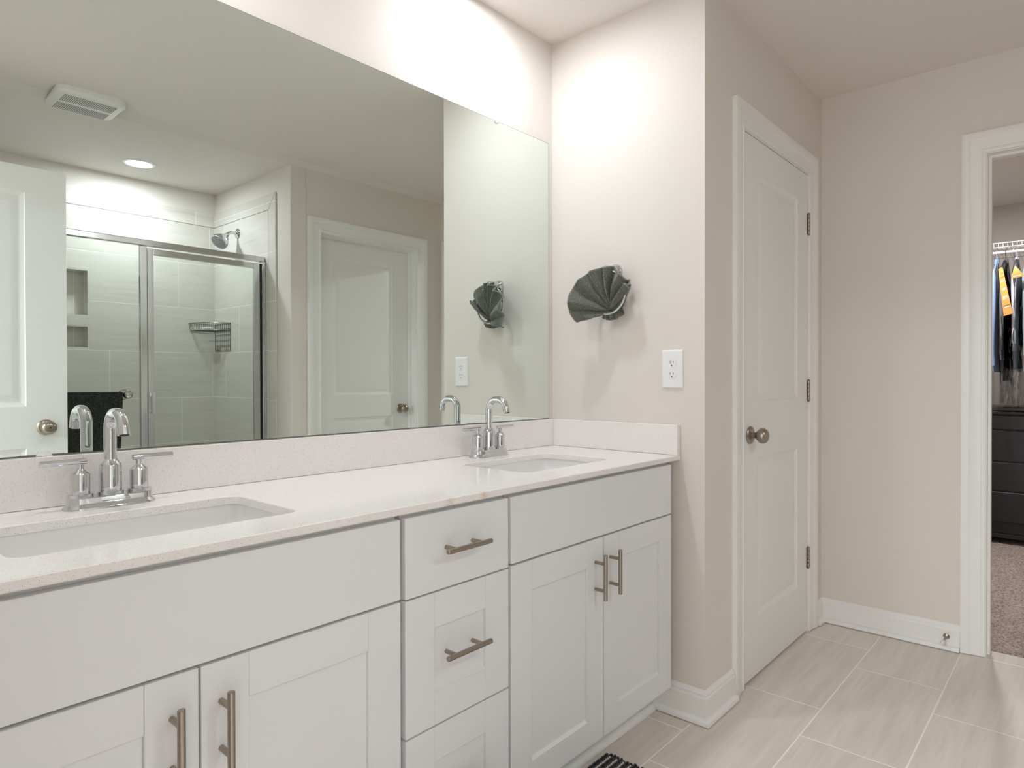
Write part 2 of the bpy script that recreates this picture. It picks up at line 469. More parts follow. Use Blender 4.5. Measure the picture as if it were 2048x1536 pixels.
# two panel moulded door leaf ---------------------------------------------------------------
def leaf_mesh(u0, u1, z0, z1, thick, panels):
    """returns a function that builds the mesh; coordinates (u, depth, z), front face at depth 0 looking to -depth"""
    rings = [(0.0, 0.0), (0.004, 0.0035), (0.014, 0.0065), (0.018, 0.0075), (0.024, 0.0075), (0.046, 0.0025), (0.050, 0.0022)]
    bm = bm_new()
    def side(sgn, d0):
        us = sorted({u0, u1} | {p[0] for p in panels} | {p[1] for p in panels})
        zs = sorted({z0, z1} | {p[2] for p in panels} | {p[3] for p in panels})
        vg = {}
        def V(u, z, d=0.0):
            k = (round(u, 5), round(z, 5), round(d, 5))
            if k not in vg: vg[k] = bm.verts.new((u, d0 + sgn * d, z))
            return vg[k]
        for a, c in zip(us, us[1:]):
            for e, f in zip(zs, zs[1:]):
                if any(abs(a - p[0]) < 1e-6 and abs(c - p[1]) < 1e-6 and abs(e - p[2]) < 1e-6 and abs(f - p[3]) < 1e-6 for p in panels): continue
                bm.faces.new((V(a, e), V(c, e), V(c, f), V(a, f)))
        for (a, c, e, f) in panels:
            prev = None
            for ins, dep in rings:
                r = [V(a + ins, e + ins, dep), V(c - ins, e + ins, dep), V(c - ins, f - ins, dep), V(a + ins, f - ins, dep)]
                if prev:
                    for i in range(4): bm.faces.new((prev[i], prev[(i + 1) % 4], r[(i + 1) % 4], r[i]))
                prev = r
            bm.faces.new(prev)
        return [V(u0, z0), V(u1, z0), V(u1, z1), V(u0, z1)]
    a = side(1, 0.0); c = side(-1, thick)
    # edge strips follow the subdivided outline
    def outline(d):
        vs = [v for v in bm.verts if abs(v.co.y - d) < 1e-7]
        out = []
        out += sorted([v for v in vs if abs(v.co.z - z0) < 1e-6], key=lambda v: v.co.x)
        out += sorted([v for v in vs if abs(v.co.x - u1) < 1e-6 and v.co.z > z0 + 1e-6], key=lambda v: v.co.z)
        out += sorted([v for v in vs if abs(v.co.z - z1) < 1e-6 and v.co.x < u1 - 1e-6], key=lambda v: -v.co.x)
        out += sorted([v for v in vs if abs(v.co.x - u0) < 1e-6 and z0 + 1e-6 < v.co.z < z1 - 1e-6], key=lambda v: -v.co.z)
        return out
    o1, o2 = outline(0.0), outline(thick)
    for i in range(len(o1)): bm.faces.new((o1[i], o1[(i + 1) % len(o1)], o2[(i + 1) % len(o2)], o2[i]))
    return bm

def knob_parts(parent, x, y, z, d, hole=False):
    """round door knob; d = outward direction"""
    b = bm_new()
    lathe(b, [(0.0325, 0.0), (0.0335, 0.003), (0.031, 0.007), (0.024, 0.0105), (0.0145, 0.012), (0.0, 0.012)], (x, y, z), d, 40)
    r = obj('rosette', b, M['nickel'], parent, smooth=True)
    b = bm_new()
    lathe(b, [(0.013, 0.008), (0.0115, 0.016), (0.0115, 0.024), (0.016, 0.030), (0.0235, 0.036), (0.0275, 0.043), (0.0285, 0.050), (0.0275, 0.057), (0.0235, 0.064), (0.016, 0.069), (0.007, 0.0712), (0.0, 0.0715)], (x, y, z), d, 40)
    k = obj('knob', b, M['nickel'], parent, smooth=True, angle=60)
    if hole:
        dv = Vector(d)
        b = bm_new(); lathe(b, [(0.0035, 0.0), (0.0035, 0.0015), (0.0, 0.0015)], Vector((x, y, z)) + dv * 0.0708, d, 16)
        obj('lock_pin_hole', b, M['black'], k)
    return k

def hinge(parent, x, y, z):
    b = bm_new()
    for i in range(5):
        z0 = z - 0.045 + i * 0.018
        lathe(b, [(0.0058, z0 + 0.0004), (0.0062, z0 + 0.001), (0.0062, z0 + 0.0170), (0.0058, z0 + 0.0176)], (x, y - 0.0045, 0), (0, 0, 1), 16)
    lathe(b, [(0.003, z + 0.045), (0.0045, z + 0.047), (0.003, z + 0.050), (0.0, z + 0.051)], (x, y - 0.0045, 0), (0, 0, 1), 16)
    lathe(b, [(0.0, z - 0.051), (0.003, z - 0.050), (0.0045, z - 0.047), (0.003, z - 0.045)], (x, y - 0.0045, 0), (0, 0, 1), 16)
    box(b, x - 0.012, x + 0.0015, y - 0.0012, y + 0.002, z - 0.0445, z + 0.0445)
    obj('hinge', b, M['nickel'], parent, smooth=True)

# door 1: beside the vanity, hinges on the right, opening towards the room
d1 = empty('door_1', (0.643, YD, 0), 'closed white two-panel door beside the vanity, three hinges on its right', kind='structure')
bmv = leaf_mesh(D1L + 0.0025, D1R - 0.004, 0.009, D1T - 0.004, 0.035,
                [(0.430, 0.862, 0.228, 0.832), (0.430, 0.862, 1.045, 1.902)])
bmesh.ops.translate(bmv, verts=bmv.verts, vec=(0, YD + 0.001, 0))
obj('door_leaf', bmv, M['door'], d1, smooth=True, angle=12, recalc=True)
casing('casing', d1, D1L - 0.004, D1R + 0.004, D1T + 0.004, lambda u, z, t: Vector((u, YD - t, z)))
b = bm_new()
prism(b, [(D1L - 0.018, 0), (D1L, 0), (D1L, D1T), (D1R, D1T), (D1R, 0), (D1R + 0.018, 0), (D1R + 0.018, D1T + 0.018), (D1L - 0.018, D1T + 0.018)], (0, YD, 0), (1, 0, 0), (0, 0, 1), (0, 1, 0), T)
for (x0, x1, z0, z1) in ((D1L, D1L + 0.01, 0, D1T), (D1R - 0.01, D1R, 0, D1T), (D1L + 0.01, D1R - 0.01, D1T - 0.01, D1T)):
    box(b, x0, x1, YD + 0.039, YD + 0.07, z0, z1)
obj('jamb', b, M['trim'], d1)
for z in (1.816, 1.077, 0.333): hinge(d1, D1R - 0.001, YD, z)
knob_parts(d1, 0.362, YD + 0.001, 0.921, (0, -1, 0))
b = bm_new(); box(b, D1L - 0.0012, D1L + 0.0012, YD - 0.002, YD + 0.020, 0.892, 0.950)
obj('latch_plate', b, M['nickel'], d1, bevel=0.001)

# door 2: in the wall opposite (seen in the mirror), leaf set back in its jamb
d2 = empty('door_2', (0.588, YB, 0), 'closed white two-panel door seen in the mirror, leaf set deep in its frame', kind='structure')
bmv = leaf_mesh(D2L + 0.003, D2R - 0.003, 0.009, D2T - 0.004, 0.035,
                [(0.360, 0.815, 0.228, 0.877), (0.360, 0.815, 1.025, 1.923)])
bmesh.ops.scale(bmv, verts=bmv.verts, vec=(1, -1, 1)); bmesh.ops.translate(bmv, verts=bmv.verts, vec=(0, YB - 0.089, 0))
obj('door_leaf', bmv, M['door'], d2, smooth=True, angle=12)
casing('casing', d2, D2L - 0.004, D2R + 0.004, D2T + 0.004, lambda u, z, t: Vector((u, YB + t, z)))
b = bm_new()
prism(b, [(D2L - 0.018, 0), (D2L, 0), (D2L, D2T), (D2R, D2T), (D2R, 0), (D2R + 0.018, 0), (D2R + 0.018, D2T + 0.018), (D2L - 0.018, D2T + 0.018)], (0, YB - TB, 0), (1, 0, 0), (0, 0, 1), (0, 1, 0), TB)
for (x0, x1, z0, z1) in ((D2L, D2L + 0.01, 0, D2T), (D2R - 0.01, D2R, 0, D2T), (D2L + 0.01, D2R - 0.01, D2T - 0.01, D2T)):
    box(b, x0, x1, YB - 0.087, YB - 0.055, z0, z1)
obj('jamb', b, M['trim'], d2)
knob_parts(d2, D2R - 0.072, YB - 0.089, 0.925, (0, 1, 0), hole=True)
# a closed back keeps the hidden rooms dark
b = bm_new(); box(b, D2L - 0.03, D2R + 0.03, YB - TB - 0.02, YB - TB, 0, D2T + 0.03); struct('wall_behind_door_2', b, M['wall'])
b = bm_new(); box(b, D1L - 0.03, D1R + 0.03, YD + T, YD + T + 0.02, 0, D1T + 0.03); struct('wall_behind_door_1', b, M['wall'])

# door 3: open doorway to the closet
d3 = empty('door_3', (XF, (CY0 + CY1) / 2, 0), 'white cased doorway opening to the carpeted closet', kind='structure')
casing('casing', d3, CY1 - 0.004, CY0 + 0.004, CT + 0.004, lambda u, z, t: Vector((XF - t, u, z)))
casing('casing', d3, CY1 - 0.004, CY0 + 0.004, CT + 0.004, lambda u, z, t: Vector((XF + TF + t, u, z)))
b = bm_new()
prism(b, [(CY1 - 0.018, 0), (CY1, 0), (CY1, CT), (CY0, CT), (CY0, 0), (CY0 + 0.018, 0), (CY0 + 0.018, CT + 0.018), (CY1 - 0.018, CT + 0.018)], (XF, 0, 0), (0, 1, 0), (0, 0, 1), (1, 0, 0), TF)
for (y0, y1, z0, z1) in ((CY0 - 0.01, CY0, 0, CT), (CY1, CY1 + 0.01, 0, CT), (CY1 + 0.01, CY0 - 0.01, CT - 0.01, CT)):
    box(b, XF + 0.040, XF + 0.074, y0, y1, z0, z1)
obj('jamb', b, M['trim'], d3)

# entry door: open leaf standing in front of the shower (seen in the mirror)
d4 = empty('door_4', (XL, EY0, 0), 'open white two-panel entry door at the left edge of the mirror', kind='structure')
YE = -1.870
bmv = leaf_mesh(-1.868, -1.105, 0.010, 2.031, 0.035,
                [(-1.728, -1.246, 0.228, 0.838), (-1.728, -1.246, 1.016, 1.923)])
bmesh.ops.scale(bmv, verts=bmv.verts, vec=(1, -1, 1)); bmesh.ops.translate(bmv, verts=bmv.verts, vec=(0, YE, 0))
obj('door_leaf', bmv, M['door'], d4, smooth=True, angle=12)
knob_parts(d4, -1.181, YE, 0.925, (0, 1, 0), hole=True)
knob_parts(d4, -1.181, YE - 0.035, 0.925, (0, -1, 0))
casing('casing', d4, EY0 - 0.004, EY1 + 0.004, ET + 0.004, lambda u, z, t: Vector((XL + t, u, z)))
b = bm_new()
prism(b, [(EY0 - 0.018, 0), (EY0, 0), (EY0, ET), (EY1, ET), (EY1, 0), (EY1 + 0.018, 0), (EY1 + 0.018, ET + 0.018), (EY0 - 0.018, ET + 0.018)], (XL - 0.12, 0, 0), (0, 1, 0), (0, 0, 1), (1, 0, 0), 0.12)
obj('jamb', b, M['trim'], d4)

# ------------------------------------------------------------------ vanity cabinets
ZK = 0.102
XR_END = -0.036
def pull(parent, x, z, vertical):
    """bar pull on two posts, 127 mm"""
    L, R, so = 0.128, 0.0058, 0.036
    b = bm_new(); yb = YFACE - so
    ax = Vector((0, 0, 1)) if vertical else Vector((1, 0, 0))
    c = Vector((x, yb, z))
    lathe(b, [(R - 0.001, -L / 2), (R, -L / 2 + 0.001), (R, L / 2 - 0.001), (R - 0.001, L / 2)], c, ax, 20)
    for s in (-1, 1):
        p = c + ax * s * 0.038
        lathe(b, [(0.0048, 0.0), (0.0048, so - 0.0002)], p, (0, 1, 0), 16)
    return obj('bar_pull', b, M['nickel'], parent, smooth=True)

FT = 0.019   # thickness of a front
def slab_front(name, parent, x0, x1, z0, z1):
    b = bm_new(); box(b, x0, x1, YFACE, YFACE + FT, z0, z1)
    return obj(name, b, M['cab'], parent, bevel=0.0015)
def shaker_front(name, parent, x0, x1, z0, z1, w=0.075, rec=0.0075):
    b = bm_new()
    box(b, x0, x0 + w, YFACE, YFACE + FT, z0, z1); box(b, x1 - w, x1, YFACE, YFACE + FT, z0, z1)
    for (a, c) in ((z0, z0 + w - 0.004), (z1 - w, z1)):
        box(b, x0 + w + 0.0003, x1 - w - 0.0003, YFACE + 0.0002, YFACE + FT, a, c)
    # recessed panel
    box(b, x0 + w, x1 - w, YFACE + rec, YFACE + FT - 0.002, z0 + w - 0.005, z1 - w + 0.001)
    # sloping sill where the panel meets the bottom rail
    prism(b, [(YFACE + rec + 0.0004, z0 + w + 0.003), (YFACE + rec + 0.0004, z0 + w - 0.005), (YFACE + 0.0006, z0 + w - 0.005)],
          (x0 + w, 0, 0), (0, 1, 0), (0, 0, 1), (1, 0, 0), x1 - x0 - 2 * w)
    return obj(name, b, M['cab'], parent, bevel=0.0012)

def sink_cabinet(x0, x1, split, label, name='sink_cabinet'):
    e = empty(name, ((x0 + x1) / 2, -0.27, 0), label, 'cabinet')
    b = bm_new()
    box(b, x0, x0 + 0.016, -0.528, -0.001, ZK, 0.8565); box(b, x1 - 0.016, x1, -0.528, -0.001, ZK, 0.8565)
    box(b, x0 + 0.016, x1 - 0.016, -0.528, -0.001, ZK, ZK + 0.016); box(b, x0 + 0.016, x1 - 0.016, -0.012, -0.001, ZK + 0.016, 0.60)
    # face frame
    box(b, x0 + 0.016, x0 + 0.04, -0.528, -0.510, ZK + 0.016, 0.8565); box(b, x1 - 0.04, x1 - 0.016, -0.528, -0.510, ZK + 0.016, 0.8565)
    box(b, x0 + 0.04, x1 - 0.04, -0.528, -0.510, 0.655, 0.700); box(b, x0 + 0.04, x1 - 0.04, -0.528, -0.510, 0.832, 0.8565)
    obj('case', b, M['cab'], e)
    slab_front('false_front', e, x0 + 0.001, x1 - 0.001, 0.6825, 0.845)
    for (a, c, hx) in ((x0 + 0.001, split - 0.0018, split - 0.040), (split + 0.0018, x1 - 0.001, split + 0.032)):
        d = shaker_front('cabinet_door', e, a, c, ZK, 0.6775)
        pull(d, hx, 0.575, True)
    return e
sink_cabinet(-0.804, XR_END, -0.4215, 'white shaker sink cabinet at the right end, against the side wall')
lc = sink_cabinet(-1.885, -1.124, -1.5055, 'white shaker sink cabinet on the left, nearest the camera')
# tiny chip in the paint of the left cabinet's door beside the pull
e = empty('drawer_cabinet', (-0.964, -0.27, 0), 'narrow white three-drawer cabinet between the two sink cabinets', 'cabinet')
b = bm_new()
x0, x1 = -1.113, -0.812
box(b, x0 + 0.001, x0 + 0.016, -0.528, -0.001, ZK, 0.8565); box(b, x1 - 0.016, x1 - 0.001, -0.528, -0.001, ZK, 0.8565)
box(b, x0 + 0.016, x1 - 0.016, -0.528, -0.001, ZK, ZK + 0.016)
for zz in (0.385, 0.673, 0.838): box(b, x0 + 0.016, x1 - 0.016, -0.528, -0.510, zz - 0.018, zz + 0.018)
obj('case', b, M['cab'], e)
d = slab_front('drawer', e, x0, x1, 0.678, 0.845); pull(d, -0.967, 0.766, False)
d = shaker_front('drawer', e, x0, x1, 0.3905, 0.6745); pull(d, -0.968, 0.540, False)
d = shaker_front('drawer', e, x0, x1, ZK, 0.387); pull(d, -0.968, 0.244, False)

b = bm_new(); box(b, XL + 0.001, -0.001, -0.470, -0.455, 0, ZK - 0.001)
tk = obj('toe_kick', b, M['cab'])
tag(tk, 'long white recessed toe kick board under the vanity cabinets', 'toe kick')
b = bm_new()
prism(b, [(0, 0.001), (-SH, 0.001), (-SH, 0.006), (-SH * 0.92, 0.006 + SH * 0.5), (-SH * 0.7, 0.006 + SH * 0.78), (-SH * 0.4, 0.006 + SH * 0.95), (0, 0.006 + SH)],
      (XL + 0.002, -0.4705, 0), (0, 1, 0), (0, 0, 1), (1, 0, 0), -XL - 0.034)
obj('shoe_moulding', b, M['trim'], tk, smooth=True, angle=60)
b = bm_new(); box(b, -0.5235, -0.5205, -0.4735, -0.470, 0.02, ZK - 0.004); obj('joint_cover', b, M['trim'], tk)

# ------------------------------------------------------------------ countertop with two cutouts
SINKS = [(-1.717, -1.279), (-0.632, -0.233)]
SY0, SY1, SR = -0.446, -0.166, 0.030
def rrect(x0, x1, y0, y1, r, seg=6):
    out = []
    for cx, cy, a0 in ((x1 - r, y1 - r, 0), (x0 + r, y1 - r, 90), (x0 + r, y0 + r, 180), (x1 - r, y0 + r, 270)):
        for k in range(seg + 1):
            a = radians(a0 + 90 * k / seg); out.append((cx + r * cos(a), cy + r * sin(a)))
    return out
def counter_mesh():
    bm = bm_new()
    X0, X1, Y0, Y1 = XL + 0.001, -0.0005, YC, -0.0005
    hole_bounds = []
    for (sx0, sx1) in SINKS: hole_bounds.append((sx0 - 0.02, sx1 + 0.02, SY0 - 0.02, SY1 + 0.02))
    def layer(z, E):
        pass
    ez = 0.002
    # outer shell as stacked rings with eased edges
    def rect(i, z): return [bm.verts.new(p + (z,)) for p in ((X0, Y0 + i), (X1, Y0 + i), (X1, Y1), (X0, Y1))]
    lv = [rect(ez, ZCB), rect(0, ZCB + ez), rect(0, ZCT - ez), rect(ez, ZCT)]
    for a, c in zip(lv, lv[1:]):
        for i in range(4): bm.faces.new((a[i], a[(i + 1) % 4], c[(i + 1) % 4], c[i]))
    bot, top = lv[0], lv[3]
    holes_top, holes_bot = [], []
    for (sx0, sx1) in SINKS:
        t = [bm.verts.new((x, y, ZCT)) for x, y in rrect(sx0, sx1, SY0, SY1, SR)]
        t2 = [bm.verts.new((x, y, ZCT - 0.0015)) for x, y in rrect(sx0 + 0.0015, sx1 - 0.0015, SY0 + 0.0015, SY1 - 0.0015, SR)]
        c = [bm.verts.new((x, y, ZCB)) for x, y in rrect(sx0 + 0.0015, sx1 - 0.0015, SY0 + 0.0015, SY1 - 0.0015, SR)]
        n = len(t)
        for p, q in ((t, t2), (t2, c)):
            for i in range(n): bm.faces.new((p[i], p[(i + 1) % n], q[(i + 1) % n], q[i]))
        holes_top.append(t); holes_bot.append(c)
    for outer, holes in ((top, holes_top), (bot, holes_bot)):
        edges = []
        for loop in [outer] + holes:
            for i in range(len(loop)):
                ed = bm.edges.get((loop[i], loop[(i + 1) % len(loop)]))
                edges.append(ed)
        bmesh.ops.triangle_fill(bm, use_beauty=True, use_dissolve=False, edges=edges)
    return bm
ct = obj('countertop', counter_mesh(), M['quartz'], recalc=True)
tag(ct, 'long speckled pale quartz vanity countertop with two rectangular basin cutouts', 'countertop')
b = bm_new(); box(b, XL + 0.001, -0.0205, -0.0205, -0.0005, ZCT + 0.0005, 0.9762)
obj('backsplash', b, M['quartz'], ct, bevel=0.0015)
b = bm_new(); box(b, -0.020, -0.0005, -0.562, -0.0005, ZCT + 0.0005, 0.9762)
obj('side_splash', b, M['quartz'], ct, bevel=0.0015)

def sink(sx0, sx1, label):
    bm = bm_new(); e = 0.006
    prof = [(-0.022, ZCB - 0.0012), (-e, ZCB - 0.0012), (-e + 0.001, ZCB - 0.006), (0.001, ZCB - 0.05), (0.010, ZCB - 0.100), (0.022, ZCB - 0.122), (0.045, ZCB - 0.133), (0.075, ZCB - 0.137)]
    rings = []
    for ins, z in prof:
        r = max(SR - ins * 0.3, 0.02)
        rings.append([bm.verts.new((x, y, z)) for x, y in rrect(sx0 + ins, sx1 - ins, SY0 + ins, SY1 - ins, r)])
    n = len(rings[0])
    for a, c in zip(rings, rings[1:]):
        for i in range(n): bm.faces.new((a[i], a[(i + 1) % n], c[(i + 1) % n], c[i]))
    # drain dish
    cx, cy = (sx0 + sx1) / 2, (SY0 + SY1) / 2
    bm.faces.new(rings[-1])
    o = obj('basin', bm, M['porcelain'], smooth=True, angle=50)
    sol = o.modifiers.new('thickness', 'SOLIDIFY'); sol.thickness = 0.008; sol.offset = 1 if False else -1
    o.name = 'undermount_sink'
    tag(o, label, 'sink')
    b = bm_new(); lathe(b, [(0.030, 0.0), (0.030, 0.002), (0.026, 0.003), (0.022, 0.0015), (0.0, 0.0015)], (cx, cy, ZCB - 0.1367), (0, 0, 1), 28)
    dr = obj('drain', b, M['chrome'], o, smooth=True)
    b = bm_new(); lathe(b, [(0.019, 0.0), (0.019, 0.003), (0.014, 0.005), (0.0, 0.0055)], (cx, cy, ZCB - 0.1350), (0, 0, 1), 24)
    obj('stopper', b, M['chrome'], dr, smooth=True)
    return o
sink(*SINKS[0], 'white rectangular undermount basin in the left of the countertop')
sink(*SINKS[1], 'white rectangular undermount basin at the right, near the side wall')

# ------------------------------------------------------------------ faucets
def faucet(x, y, label):
    z = ZCT
    e = empty('faucet', (x, y, z), label, 'faucet')
    # base: stadium plate with a flared foot
    bm = bm_new()
    def stadium(hw, r, zz, seg=14):
        out = []
        for sgn, a0 in ((1, -90), (-1, 90)):
            for k in range(seg + 1):
                a = radians(a0 + 180 * k / seg); out.append(bm.verts.new((x + sgn * hw + r * cos(a), y + r * sin(a), zz)))
        return out
    hw = 0.051
    prof = [(0.0290, z + 0.0002), (0.0292, z + 0.003), (0.0275, z + 0.0055), (0.0245, z + 0.009), (0.0228, z + 0.013), (0.0226, z + 0.021), (0.0212, z + 0.0235)]
    rs = [stadium(hw, r, zz) for r, zz in prof]
    n = len(rs[0])
    for a, c in zip(rs, rs[1:]):
        for i in range(n): bm.faces.new((a[i], a[(i + 1) % n], c[(i + 1) % n], c[i]))
    bm.faces.new(rs[0][::-1]); bm.faces.new(rs[-1])
    obj('base_plate', bm, M['chrome'], e, smooth=True, angle=50)
    zb = z + 0.0235
    # spout body + gooseneck
    b = bm_new()
    lathe(b, [(0.0225, zb - z), (0.0225, zb - z + 0.006), (0.0196, zb - z + 0.0065), (0.0196, zb - z + 0.058), (0.0185, zb - z + 0.061), (0.0128, zb - z + 0.069), (0.0112, zb - z + 0.0705)], (x, y, z), (0, 0, 1), 40)
    obj('spout_body', b, M['chrome'], e, smooth=True, angle=25)
    pts = []; r = 0.0112
    pts.append((x, y, zb + 0.066)); ztop = 1.0625
    R1 = 0.034
    pts.append((x, y, ztop - R1 - 0.03))
    for k in range(0, 13):
        a = radians(90 * k / 12); pts.append((x, y - R1 + R1 * cos(a), ztop - R1 + R1 * sin(a)))
    R2 = 0.034; y2 = y - R1 - 0.012
    for k in range(0, 12):
        a = radians(76 * k / 11); pts.append((x, y2 - R2 * sin(a), ztop - R2 + R2 * cos(a)))
    a = radians(76); dy, dz = -cos(a), -sin(a); px, py, pz = pts[-1]
    for k in (0.006, 0.012, 0.016): pts.append((x, py + dy * k, pz + dz * k))
    b = bm_new(); tube(b, pts, r, 28)
    obj('gooseneck', b, M['chrome'], e, smooth=True, angle=50)
    px, py, pz = pts[-1]
    b = bm_new(); lathe(b, [(0.0085, 0), (0.0085, 0.001), (0.004, 0.0012)], (px, py + dy * 0.0001, pz + dz * 0.0001), (0, dy, dz), 20)
    obj('aerator', b, M['black'], e)
    for s in (-1, 1):
        cx = x + s * 0.051
        b = bm_new(); h0 = zb - z
        lathe(b, [(0.0215, h0), (0.0215, h0 + 0.006), (0.0165, h0 + 0.0065), (0.0165, h0 + 0.043), (0.0155, h0 + 0.046), (0.0068, h0 + 0.0545), (0.0058, h0 + 0.056), (0.0058, h0 + 0.066)], (cx, y, z), (0, 0, 1), 36)
        o = obj('handle_body', b, M['chrome'], e, smooth=True, angle=25)
        b = bm_new()
        zl = z + h0 + 0.0705
        lathe(b, [(0.0045, -0.012), (0.0058, -0.011), (0.0058, 0.063), (0.0050, 0.064)], (cx, y, zl), (s, 0.0, 0.0), 20)
        obj('lever', b, M['chrome'], o, smooth=True)
    b = bm_new(); lathe(b, [(0.0028, 0.024), (0.0028, 0.060), (0.0045, 0.061), (0.0045, 0.068), (0.002, 0.069)], (x, y + 0.021, z - 0.004), (0, 0, 1), 14)
    obj('lift_rod', b, M['chrome'], e, smooth=True)
    return e
faucet(-1.492, -0.083, 'chrome gooseneck faucet with two lever handles at the left basin')
faucet(-0.424, -0.083, 'chrome gooseneck faucet with two lever handles at the right basin')

# ------------------------------------------------------------------ mirror
MX0, MX1, MZ0, MZ1 = -1.870, -0.0275, 0.9785, 2.0385
b = bm_new(); box(b, MX0, MX1, -0.0048, -0.0003, MZ0, MZ1)
mr = obj('vanity_mirror', b, M['mirror_edge']); tag(mr, 'wide frameless mirror resting on the backsplash above the vanity', 'mirror')
b = bm_new(); box(b, MX0 + 0.0012, MX1 - 0.0012, -0.0052, -0.0049, MZ0 + 0.0012, MZ1 - 0.0012)
obj('silvered_face', b, M['mirror'], mr)
def clip(x, z, dirz):
    bm = bm_new()
    prism(bm, [(-0.014, -0.003 * dirz), (-0.009, 0.0085 * dirz), (0.009, 0.0085 * dirz), (0.014, -0.003 * dirz)][::dirz], (x, -0.0055, z), (1, 0, 0), (0, 0, 1), (0, -1, 0), 0.0028)
    return obj('mirror_clip', bm, M['clip'], mr, bevel=0.0008)
clip(-1.583, MZ0 + 0.001, 1)
b = bm_new(); lathe(b, [(0.010, 0), (0.010, 0.003), (0.006, 0.0055), (0.0, 0.006)], (-0.308, -0.0055, MZ1), (0, -1, 0), 20)
obj('mirror_clip', b, M['clip'], mr, smooth=True)

# ------------------------------------------------------------------ outlet
e = empty('wall_outlet', (0, -0.534, 1.1635), 'white duplex wall outlet beside the mirror, right of the towel ring', 'outlet')
oy, oz = -0.534, 1.1635
b = bm_new(); hw_, hh_ = 0.0405, 0.0645
for ins, d_ in ((0, 0.0005),):
    pass
rr = [[b.verts.new((-d_, oy + sy * (hw_ - i_), oz + sz * (hh_ - i_))) for sy, sz in ((-1, -1), (1, -1), (1, 1), (-1, 1))] for i_, d_ in ((0, 0.0003), (0, 0.002), (0.0015, 0.0045), (0.005, 0.0062))]
for a, c in zip(rr, rr[1:]):
    for i in range(4): b.faces.new((a[i], a[(i + 1) % 4], c[(i + 1) % 4], c[i]))
b.faces.new(rr[0]); b.faces.new(rr[-1])
obj('cover_plate', b, M['plastic'], e, bevel=0.0008)
for s in (-1, 1):
    zc_ = oz + s * 0.0192
    b = bm_new(); lathe(b, [(0.0172, 0.006), (0.0172, 0.0072), (0.0165, 0.0078), (0.0, 0.0078)], (0, oy, zc_), (-1, 0, 0), 32, squash=(1.0, 0.84))
    rc = obj('receptacle', b, M['plastic'], e, smooth=True)
    b = bm_new()
    for dy_, h_ in ((0.0062, 0.0042), (-0.0062, 0.0036)): box(b, -0.0082, -0.0076, oy + dy_ - 0.0008, oy + dy_ + 0.0008, zc_ + 0.001 - h_ + 0.003, zc_ + 0.001 + h_ + 0.003)
    lathe(b, [(0.0022, 0.0076), (0.0022, 0.0082)], (0, oy, zc_ - 0.0075), (-1, 0, 0), 14)
    obj('socket_slots', b, M['black'], rc)
b = bm_new(); lathe(b, [(0.0026, 0.006), (0.0024, 0.0072), (0.0, 0.0074)], (0, oy, oz), (-1, 0, 0), 16)
obj('screw', b, M['plastic'], e, smooth=True)

# ------------------------------------------------------------------ towel ring and hand towel
ry, rz = -0.302, 1.436
RX = -0.056
e = empty('towel_ring', (0, ry, 1.52), 'round chrome towel ring on the side wall holding the grey hand towel', 'towel ring')
b = bm_new()
lathe(b, [(0.0265, 0.0003), (0.0265, 0.004), (0.024, 0.009), (0.017, 0.015), (0.0125, 0.022), (0.0115, 0.034), (0.0135, 0.045), (0.0155, 0.054), (0.0145, 0.062), (0.009, 0.068), (0.0, 0.069)], (0, ry, 1.517), (-1, 0, 0), 36)
obj('wall_post', b, M['chrome'], e, smooth=True, angle=60)
b = bm_new(); tube(b, [(RX, ry + 0.076 * cos(t), rz + 0.076 * sin(t)) for t in [2 * pi * k / 64 for k in range(64)]], 0.0042, 12, closed=True)
obj('ring', b, M['chrome'], e, smooth=True)

def catmull(P, t):
    n = len(P) - 1; s = min(t * n, n - 1e-6); i = int(s); f = s - i
    p0, p1, p2, p3 = P[max(i - 1, 0)], P[i], P[i + 1], P[min(i + 2, n)]
    return 0.5 * ((2 * p1) + (p2 - p0) * f + (2 * p0 - 5 * p1 + 4 * p2 - p3) * f * f + (3 * p1 - p0 - 3 * p2 + p3) * f ** 3)
G = Vector((-0.038, ry - 0.004, 1.372))
RIM = [Vector(v) - G for v in ((-0.083, -0.195, 1.334), (-0.112, -0.178, 1.370), (-0.123, -0.178, 1.413), (-0.112, -0.198, 1.464), (-0.100, -0.225, 1.492), (-0.085, -0.258, 1.512),
                               (-0.076, -0.292, 1.522), (-0.070, -0.330, 1.520), (-0.066, -0.362, 1.502), (-0.070, -0.388, 1.466), (-0.068, -0.398, 1.440), (-0.046, -0.378, 1.412))]
